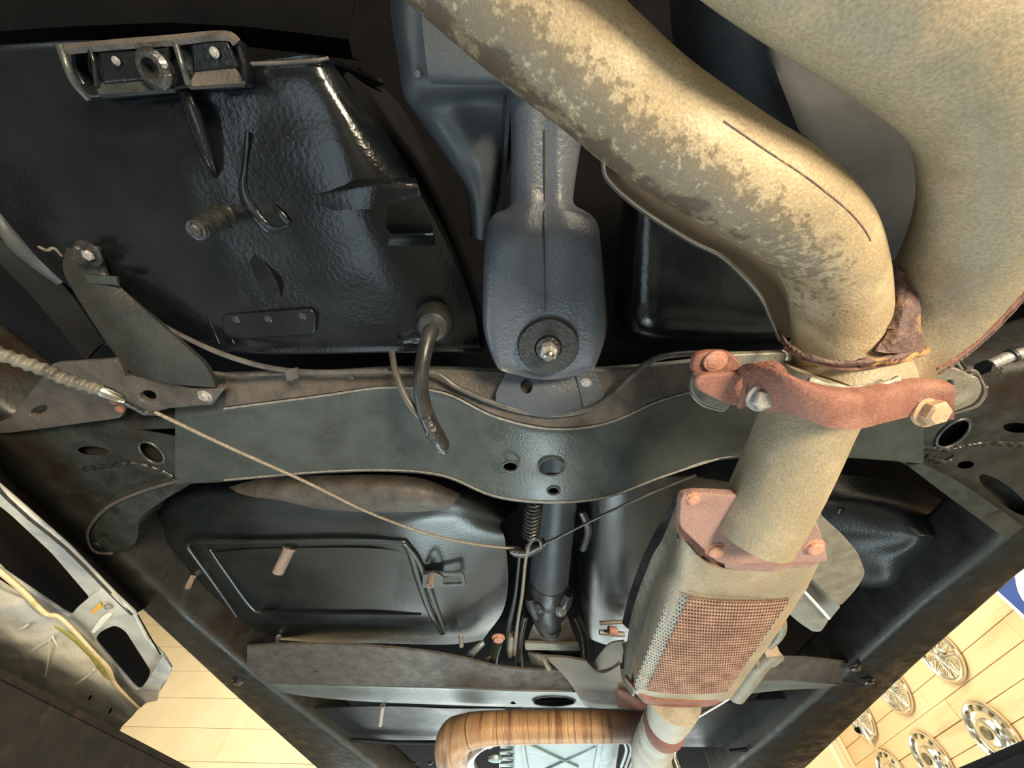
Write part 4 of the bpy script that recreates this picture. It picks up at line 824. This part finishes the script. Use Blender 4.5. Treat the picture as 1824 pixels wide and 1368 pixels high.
dn = tube('down_pipe', [(1478, 668, .213, 88), (1440, 740, .208, 88), (1405, 820, .20, 87), (1372, 890, .192, 85), (1340, 950, .186, 82)], 'pipe', ex, 6, 56)
# collar and weld seams
def ringbead(pts, w, mat, name='weld_seam', amp=.3, fq=260):
    return tube(name, [(p[0], p[1], p[2], w) for p in pts], mat, ex, 8, 10, mod=lambda a, L: 1+amp*math.sin(L*fq*2)+.35*noise.noise(Vector((math.cos(a), L*90, math.sin(a)))))
wm = lambda a, L: 1+.35*noise.noise(Vector((math.cos(a), L*160, math.sin(a))))
ringbead([(1388, 590, .232), (1400, 612, .214), (1430, 632, .200), (1490, 646, .193), (1550, 644, .191), (1604, 634, .193), (1650, 618, .202)], 5, 'rust_purple', amp=.12)
ringbead([(1398, 620, .214), (1440, 642, .199), (1500, 656, .194), (1560, 652, .194), (1610, 642, .197)], 3.5, 'rust', amp=.12)
ringbead([(1530, 646, .1935), (1580, 642, .1925), (1620, 633, .196), (1656, 620, .203)], 8, 'rust_orange', amp=.15)
patch('weld_web', [[(1586, 468, .238), (1600, 462, .236), (1618, 472, .232)], [(1594, 520, .216), (1612, 520, .211), (1636, 526, .210)], [(1584, 580, .203), (1606, 584, .198), (1640, 580, .202)], [(1560, 626, .196), (1596, 630, .194), (1646, 618, .200)]], 'rust_purple', ex, 6, 6, .003, bumpf=lambda p: .0012*noise.noise(p*130))
ringbead([(1598, 478, .226), (1604, 514, .214), (1602, 550, .207), (1590, 588, .201)], 10, 'rust_purple', amp=.15)
surfline('weld_seam', L_RIGHT, .523, .936, PI*.90, PI*1.0, .0011, 'rust_purple', ex, 60, 0, wm)
surfline('weld_seam', L_RIGHT, .65, .936, PI*.94, PI*1.06, .0022, 'rust', ex, 40, -.0014, wm)
ringbead([(1440, 676, .186), (1475, 686, .183), (1520, 692, .182), (1565, 686, .183), (1600, 674, .186)], 5, 'crust', amp=.2)
surfline('pipe_seam', L_LEFT, .468, .688, PI*.88, PI*.90, .0004, 'rust_purple', ex, 30, 0)

# thin heat shield strip behind the left leg
hs2 = thing('pipe_heat_shield', (1250, 430, .26), 'thin curved brown steel shield edge behind the left exhaust leg', 'heat shield')
patch('shield_strip', [[(1076, 285, .245), (1085, 320, .250), (1140, 370, .252), (1230, 428, .252), (1290, 460, .252), (1350, 520, .252), (1375, 570, .250), (1392, 608, .246)],
                       [(1100, 290, .268), (1110, 320, .278), (1170, 372, .28), (1250, 420, .282), (1310, 452, .282), (1372, 500, .282), (1392, 560, .275), (1400, 600, .262)],
                       [(1120, 280, .29), (1140, 310, .30), (1200, 350, .31), (1290, 410, .31), (1340, 440, .31), (1400, 490, .31), (1410, 560, .30), (1412, 600, .28)]], 'shield_dark', hs2, 7, 6, .002)
tube('rolled_edge', [(1076, 285, .244, 3), (1085, 320, .249, 2.4), (1140, 370, .251, 2.4), (1230, 428, .251, 2.8), (1290, 460, .251, 3.5), (1350, 520, .251, 3.5), (1375, 570, .249, 3), (1392, 608, .245, 3)], 'shield', hs2, 6, 8)

# red clamp
cp = thing('exhaust_clamp', (1500, 710, .18), 'rust-red bolted clamp strap holding the exhaust Y to its hanger', 'pipe clamp')
def ht(x): return .160+.026*min(1, abs((x-1478)/150))**2
xsC = [1322, 1345, 1395, 1440, 1480, 1530, 1580, 1630, 1700]
top = [672, 660, 668, 688, 699, 705, 698, 686, 688]
bot = [722, 728, 736, 750, 762, 764, 752, 742, 748]
patch('clamp_strap', [[P(xsC[i], top[i], ht(xsC[i]))+Vector((0, 0, .008)) for i in range(9)], [(xsC[i], top[i]+1, ht(xsC[i])) for i in range(9)], [(xsC[i], (top[i]+bot[i])/2, ht(xsC[i])-.002) for i in range(9)], [(xsC[i], bot[i], ht(xsC[i])) for i in range(9)]], 'rust', cp, 6, 4, .004)
patch('clamp_back_strap', [[(1330, 655, .20), (1375, 650, .195), (1390, 668, .19)], [(1340, 690, .20), (1380, 690, .195), (1400, 700, .19)]], 'rust', cp, 4, 3, .004)
tube('strap_fold', [(1334, 660, .185, 7), (1328, 690, .183, 6), (1318, 724, .184, 7)], 'rust', cp, 4, 12)
plate('hanger_tongue', [(1238, 676), (1256, 668), (1330, 664), (1318, 724), (1302, 722), (1262, 706), (1240, 694)], .190, .005, 'rust', cp, bevel=.0015, r=12)
bolt(1356, 709, ht(1356)-.002, 19, 'bolt_grey', cp, tall=.9, name='clamp_bolt', axis=Vector((0, -.25, -1)).normalized())
bolt(1657, 732, ht(1657)-.002, 23, 'bolt', cp, tall=.9, name='clamp_bolt', axis=Vector((.1, -.25, -1)).normalized())
# left hanger and right hanger
hg = thing('exhaust_hanger', (1270, 680, .22), 'layered rubber and rusty metal hanger left of the red clamp', 'exhaust hanger')
plate('hanger_plate', [(1236, 636), (1258, 628), (1300, 628), (1322, 646), (1322, 668), (1250, 672), (1232, 664)], .215, .006, 'rust', hg, bevel=.0015, r=14)
plate('hanger_arm', [(1300, 632), (1400, 628), (1400, 660), (1318, 664)], .225, .005, 'shield', hg, bevel=.001, r=4)
bolt(1275, 644, .213, 15, 'bolt_pink', hg, tall=.35, hexa=20, name='rivet')
for k in range(3): plate('rubber_strap', [(1232, 668+k*3), (1296, 668), (1300, 718+k*3), (1290, 732+k*2), (1250, 720+k*3), (1230, 700+k*3)], .197+.006*k, .004, ('conduit', 'rubber', 'shield')[k], hg, bevel=.001, r=12)
h3 = thing('exhaust_hanger', (1700, 680, .24), 'grey-green rounded hanger plate with layered rubber right of the red clamp', 'exhaust hanger')
plate('hanger_plate', [(1600, 660), (1668, 650), (1712, 658), (1742, 676), (1744, 696), (1720, 716), (1690, 730), (1640, 735), (1590, 700)], .225, .005, 'shield', h3, bevel=.001, r=14, holes=[ell(1692, 683, 8, 6, -10)])
for k in range(3): plate('rubber_strap', [(1640, 700), (1742, 668-k*6), (1752+k*6, 694+k*3), (1738+k*4, 718+k*4), (1700, 734+k*3), (1640, 738)], .232+.006*k, .004, ('shield', 'rubber', 'conduit')[k], h3, bevel=.001, r=12)
for k in range(2): tube('wavy_strap', [(1664, 602-4*k, .25, 6), (1690+6*k, 616, .25, 5), (1706+8*k, 650, .25, 5), (1730+8*k, 676, .25, 5), (1756, 690, .25, 4)], ('shield', 'rubber')[k], h3, 6, 12)
tube('rubber_loop', [(1640, 640, .245, 8), (1664, 636, .245, 9), (1682, 616, .245, 8), (1680, 600, .25, 6)], 'conduit', h3, 5, 12)
hf = thing('line_fitting', (1790, 640, .30), 'bright metal fitting with dark nut at the right edge', 'pipe fitting')
tube('fitting_body', [(1764, 648, .30, 10), (1800, 634, .30, 10), (1860, 620, .30, 10)], 'bolt_grey', hf, 3, 16)
tube('fitting_nut', [(1750, 655, .30, 15), (1768, 662, .30, 15)], 'tarbolt', hf, 1, 6)
tube('fitting_collar', [(1800, 634, .30, 13), (1806, 632, .30, 13)], 'rubber', hf, 1, 16)
h4 = tube('axle_tube', [(1730, 560, .36, 30), (1790, 520, .35, 34), (1900, 450, .34, 38)], 'deck', None, 5, 24)
props(h4, 'dark round tube behind the right exhaust leg at the right edge', 'suspension tube')

# ================================================================ CATALYTIC CONVERTER
cv = thing('catalytic_converter', (1270, 1130, .19), 'converter box with rusty bolted flange and perforated guard in the lower right centre', 'catalytic converter')
f1, f2, f3 = P(1212, 905, .186), P(1285, 1000, .182), P(1468, 1000, .186)
FP = (f1, f2, f3)
FL = [(1214, 884), (1240, 879), (1300, 882), (1400, 890), (1452, 922), (1462, 946), (1475, 996), (1470, 1002), (1390, 1004), (1290, 1006), (1275, 1000), (1212, 940), (1210, 920)]
fn = (f2-f1).cross(f3-f1).normalized()
if (f1-Vector((0, 0, CAMZ))).dot(fn) < 0: fn = -fn
plate('inlet_flange', FL, 0, .007, 'rust_pale', cv, bevel=.0012, plane=FP, r=8)
g = [q+fn*.011 for q in FP]
plate('mating_flange', [(1213, 905), (1240, 890), (1440, 910), (1462, 960), (1468, 998), (1440, 1008), (1380, 1012), (1300, 1014), (1272, 1008), (1206, 950), (1204, 925)], 0, .006, 'rust', cv, bevel=.0012, plane=g, r=8)
patch('gasket_rim', [[(1290, 1004, .186), (1380, 1008, .186), (1452, 1004, .188)], [(1292, 1012, .188), (1380, 1022, .187), (1440, 1014, .190)]], 'rust_pale', cv, 6, 3, .003)
for u, v, r_ in ((1234, 889, 11), (1274, 980, 14), (1450, 974, 15)):
    c = PPL(u, v, f1, fn); r = r_*depth(c)/FPX
    b = lathe('flange_bolt', c+fn*.001, -fn, [(r*1.3, 0), (r*1.25, .0015), (r, .0015), (r*.97, r*.55), (r*.7, r*.75)], 'bolt_pink', cv, 10, smooth=30)
# box body: rings from the flange down to the outlet
def quadring(q, n=8):
    return q
body = patch('converter_body', [
  [(1216, 940, .230), (1214, 955, .196), (1268, 1008, .189), (1350, 1016, .187), (1446, 1008, .190), (1462, 995, .215)],
  [(1192, 985, .232), (1202, 1010, .198), (1238, 1052, .186), (1320, 1062, .184), (1424, 1054, .188), (1440, 1040, .215)],
  [(1172, 1030, .232), (1184, 1045, .200), (1222, 1070, .186), (1310, 1080, .184), (1412, 1072, .188), (1426, 1060, .215)],
  [(1145, 1120, .230), (1160, 1140, .200), (1182, 1160, .189), (1270, 1168, .187), (1362, 1150, .190), (1375, 1140, .215)],
  [(1120, 1200, .230), (1130, 1225, .202), (1148, 1232, .193), (1220, 1244, .190), (1300, 1240, .193), (1312, 1220, .215)],
  [(1120, 1206, .235), (1130, 1230, .210), (1150, 1240, .204), (1220, 1252, .200), (1296, 1246, .203), (1310, 1226, .222)]], 'conv', cv, 5, 5, .003, smooth=45)
# perforated guard: sheet with real openings
def guard(name, c00, c10, c01, c11, nx, ny, mat, wx=.5, wy=.5, bulge=0, stag=True):
    A = [V(c00), V(c10), V(c01), V(c11)]
    def pt(s, t):
        p = A[0]*(1-s)*(1-t)+A[1]*s*(1-t)+A[2]*(1-s)*t+A[3]*s*t
        return p+Vector((0, 0, -bulge*4*s*(1-s)))
    vs = []; fs = []
    for j in range(ny):
        for i in range(nx):
            off = (.5 if (j % 2 and stag) else 0)
            s0, s1 = (i+off)/(nx+.5), (i+1+off)/(nx+.5); t0, t1 = j/ny, (j+1)/ny
            cs, ct = (s0+s1)/2, (t0+t1)/2; ds, dt = (s1-s0)*wx/2, (t1-t0)*wy/2
            k = len(vs)
            ring = [(s0, t0), (cs, t0), (s1, t0), (s1, ct), (s1, t1), (cs, t1), (s0, t1), (s0, ct)]
            inn = [(cs-ds*.7, ct-dt*.7), (cs, ct-dt), (cs+ds*.7, ct-dt*.7), (cs+ds, ct), (cs+ds*.7, ct+dt*.7), (cs, ct+dt), (cs-ds*.7, ct+dt*.7), (cs-ds, ct)]
            for q in ring+inn: vs.append(pt(*q))
            for q in inn: vs.append(pt(*q)+Vector((0, 0, .0014)))
            for m in range(8):
                m2 = (m+1) % 8
                fs.append((k+m, k+m2, k+8+m2, k+8+m)); fs.append((k+8+m, k+8+m2, k+16+m2, k+16+m))
    return props(mesh(name, vs, fs, mat, cv, 0), kind='stuff')
G0, G1, G2, G3 = (1226, 1064, .1825), (1410, 1066, .185), (1150, 1230, .1895), (1296, 1232, .1895)
guard('perforated_guard', G0, G1, G2, G3, 34, 36, 'guard', .80, .76, .003)
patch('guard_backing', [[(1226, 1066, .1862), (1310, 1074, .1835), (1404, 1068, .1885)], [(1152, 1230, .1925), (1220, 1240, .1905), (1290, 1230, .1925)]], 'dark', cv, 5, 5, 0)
guard('perforated_side', (1198, 1046, .1925), (1228, 1066, .1828), (1128, 1224, .1975), (1152, 1230, .1898), 5, 36, 'neck', .62, .66, .0)
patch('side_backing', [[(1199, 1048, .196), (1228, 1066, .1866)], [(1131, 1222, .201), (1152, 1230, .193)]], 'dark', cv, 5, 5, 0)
# outlet lip, outlet neck
patch('outlet_lip', [[(1112, 1205, .212), (1138, 1234, .196), (1160, 1246, .192), (1220, 1250, .189), (1276, 1248, .191), (1292, 1232, .196)], [(1116, 1214, .214), (1140, 1244, .199), (1160, 1256, .196), (1220, 1260, .193), (1270, 1257, .195), (1288, 1244, .200)]], 'rust', cv, 6, 3, .004)
tube('outlet_neck', [(1200, 1240, .206, 52), (1194, 1262, .202, 46), (1186, 1282, .200, 40)], 'neck', cv, 4, 32)
# side shield at the left of the converter
cs = thing('converter_side_shield', (1150, 1050, .24), 'narrow dark steel side shield along the left of the converter', 'heat shield')
patch('side_sheet', [[(1204, 900, .255), (1208, 930, .235), (1206, 960, .205)], [(1180, 960, .27), (1192, 1000, .25), (1200, 1030, .206)], [(1158, 1000, .275), (1160, 1060, .255), (1168, 1110, .21)], [(1126, 1090, .275), (1124, 1150, .25), (1142, 1180, .212)], [(1112, 1180, .27), (1112, 1215, .245), (1126, 1240, .212)]], 'shield', cs, 6, 6, .0025)
patch('dark_sheet', [[(1200, 890, .30), (1206, 900, .262)], [(1150, 980, .30), (1180, 980, .275)], [(1120, 1060, .31), (1138, 1060, .285)], [(1108, 1110, .31), (1118, 1120, .285)]], 'rubber', cs, 5, 5, .002)
# grey plate bracket between converter and crossmember
pb = thing('support_plate', (1070, 1215, .31), 'dull tan folded steel plate left of the converter outlet', 'bracket')
patch('folded_plate', [[(970, 1170, .325), (1008, 1172, .322), (1044, 1178, .320)], [(1010, 1210, .318), (1030, 1212, .315), (1046, 1214, .314)], [(1040, 1256, .314), (1044, 1258, .312), (1048, 1260, .310)]], 'trans_plate', pb, 4, 4, .004, smooth=30)
patch('wide_plate', [[(1044, 1178, .320), (1062, 1196, .318), (1080, 1198, .318), (1104, 1184, .318)], [(1046, 1215, .314), (1066, 1220, .312), (1090, 1222, .310), (1112, 1220, .308)], [(1048, 1260, .310), (1070, 1262, .306), (1100, 1262, .302), (1150, 1258, .296)]], 'trans_plate', pb, 5, 5, .004)
patch('raised_flange', [[(1050, 1190, .33), (1082, 1150, .335), (1112, 1142, .335)], [(1060, 1196, .32), (1084, 1190, .322), (1108, 1180, .322)]], 'trans_plate', pb, 5, 4, .003)
tube('clamp_pin', [(968, 1170, .318, 4), (974, 1184, .318, 4), (978, 1190, .318, 5)], 'shield', pb, 3, 8)
patch('plate_ear', [[(1108, 1145, .33), (1118, 1200, .27), (1132, 1244, .235)], [(1124, 1140, .335), (1134, 1190, .28), (1140, 1236, .24)]], 'shield', pb, 5, 3, .003)
patch('plate_skirt', [[(1100, 1228, .302), (1128, 1240, .285), (1160, 1252, .265)], [(1100, 1262, .302), (1136, 1264, .285), (1180, 1262, .262)]], 'rust', pb, 5, 4, .003)
# big heat shield right of the converter
bs = thing('side_heat_shield', (1480, 1020, .25), 'dull grey steel heat shield with a bright folded crease right of the converter', 'heat shield')
plate('upper_leaf', [(1452, 880), (1462, 918), (1500, 952), (1528, 984), (1543, 1022), (1524, 1052), (1496, 1082), (1438, 1022), (1440, 900)], .250, .0025, 'shield', bs, bevel=.0008, r=12)
patch('sloped_web', [[(1434, 1020, .250), (1466, 1050, .250), (1496, 1082, .250)], [(1424, 1040, .266), (1452, 1072, .266), (1478, 1104, .266)]], 'shield', bs, 4, 4, .002)
patch('lower_leaf', [[(1418, 1036, .242), (1448, 1070, .242), (1477, 1103, .242)], [(1402, 1062, .248), (1428, 1096, .248), (1462, 1124, .246)], [(1392, 1080, .256), (1420, 1106, .256), (1446, 1124, .256)]], 'shield', bs, 5, 5, .0025)
tube('bright_crease', [(1418, 1038, .2405, 2.4), (1448, 1070, .2405, 2.8), (1476, 1101, .2405, 2.8)], 'white', bs, 3, 6)
# bracket, pipe stub and rod on the right of the converter
rb = thing('tail_bracket', (1370, 1150, .24), 'tan hooked bracket and pipe stub tucked right of the converter', 'bracket')
tube('hook', [(1376, 1082, .232, 6), (1388, 1096, .228, 9), (1392, 1118, .228, 10), (1384, 1136, .230, 10), (1370, 1150, .234, 9)], 'shield', rb, 6, 14)
plate('clip_plate', [(1356, 1150), (1364, 1140), (1374, 1158), (1384, 1150), (1392, 1168), (1366, 1172)], .232, .004, 'bolt', rb, bevel=.001)
tube('pipe_stub', [(1376, 1160, .25, 20), (1350, 1180, .25, 24), (1325, 1210, .25, 26), (1308, 1232, .25, 25)], 'shield', rb, 5, 24)
tube('band', [(1342, 1166, .246, 5), (1352, 1190, .242, 5), (1346, 1212, .246, 5)], 'trans_plate', rb, 4, 10)
tube('lug', [(1390, 1168, .25, 10), (1372, 1178, .25, 12), (1356, 1180, .25, 10)], 'shield', rb, 4, 14)
rd = tube('bent_rod', [(1356, 1204, .27, 4), (1330, 1222, .27, 4.5), (1290, 1248, .27, 4.5), (1236, 1280, .265, 5), (1224, 1292, .262, 6), (1214, 1312, .262, 7), (1200, 1340, .262, 4.5), (1208, 1368, .262, 4.5), (1216, 1400, .262, 4.5)], 'chrome', None, 5, 12)
props(rd, 'bright bent metal rod beside the lower exhaust pipe', 'rod')

# ================================================================ LOWER PIPES
fp = thing('front_exhaust_pipe', (1170, 1320, .2), 'pale ribbed front exhaust pipe rising into the converter outlet', 'exhaust pipe')
tube('flared_cup', [(1196, 1258, .206, 44), (1186, 1278, .202, 40), (1176, 1290, .200, 30)], 'neck', fp, 4, 32)
tube('joint_skirt', [(1190, 1274, .212, 34), (1184, 1292, .210, 42), (1178, 1302, .21, 38)], 'rust', fp, 4, 32)
tube('ribbed_pipe', [(1176, 1290, .215, 34), (1168, 1315, .218, 37), (1160, 1342, .222, 36), (1164, 1375, .228, 36), (1180, 1420, .235, 36)], 'neck', fp, 8, 32, mod=lambda a, L: 1+.03*math.sin(L*480) if L < .11 else 1)
co = thing('crossover_pipe', (960, 1295, .27), 'bronze-orange bent crossover pipe under the front crossmember', 'exhaust pipe')
tube('pipe_bend', [(1176, 1284, .262, 20), (1130, 1294, .266, 29), (1080, 1294, .270, 31), (1000, 1294, .272, 31), (920, 1295, .272, 32), (860, 1298, .27, 33), (826, 1306, .268, 34), (808, 1322, .264, 32), (812, 1360, .262, 34), (836, 1420, .262, 34)], 'copper', co, 10, 40, mod=lambda a, L: 1+.022*noise.noise(Vector((0, L*95, 0)))*1.5)
tube('bend_highlight', [(900, 1322, .262, 5), (866, 1326, .258, 8), (842, 1340, .256, 10), (834, 1362, .254, 11), (846, 1400, .252, 12)], 'chrome', co, 6, 20)  # chrome strip added as the highlight on the inside of the bend
# transmission pan
tp = thing('transmission_pan', (1000, 1345, .30), 'silver aluminium ribbed transmission pan at the bottom centre', 'transmission pan')
patch('pan_face', [[(896, 1300, .345), (920, 1300, .322), (1000, 1300, .318), (1080, 1300, .320), (1108, 1300, .345)], [(890, 1345, .345), (922, 1345, .318), (1000, 1345, .314), (1076, 1345, .318), (1100, 1345, .345)], [(888, 1420, .345), (930, 1420, .318), (1000, 1420, .314), (1070, 1420, .318), (1090, 1420, .345)]], 'alu', tp, 6, 6, .004)
for k in range(5): tube('pan_rib', [(892, 1326+k*11, .328, 3.5), (914, 1325+k*11, .318, 3)], 'alu', tp, 2, 8)
tube('pan_flange', [(930, 1316, .315, 3.5), (934, 1345, .313, 3.5), (944, 1400, .313, 3.5)], 'alu', tp, 3, 8)
tube('pan_flange', [(1070, 1316, .318, 6), (1066, 1345, .316, 6), (1054, 1400, .316, 6)], 'alu', tp, 3, 8)
tube('pan_crease', [(944, 1326, .314, 2), (990, 1348, .312, 2), (1030, 1366, .312, 2)], 'alu', tp, 4, 6)
tube('pan_crease', [(1060, 1330, .315, 2), (1010, 1354, .312, 2), (970, 1372, .312, 2)], 'alu', tp, 4, 6)
lathe('drain_plug', P(882, 1346, .325), DOWN, [(.017, 0), (.020, .004), (.018, .010), (.009, .012)], 'alu', tp, 20)
lathe('side_lever', P(872, 1324, .33), DOWN, [(.014, 0), (.012, .006), (.006, .010)], 'bolt_grey', tp, 6)
for k in range(3): tube('hose_loop', [(1108+k*8, 1316, .33, 3), (1116+k*8, 1335, .33, 3), (1106+k*8, 1366, .33, 3)], ('alu', 'bolt_grey', 'bolt_grey')[k], tp, 4, 8)
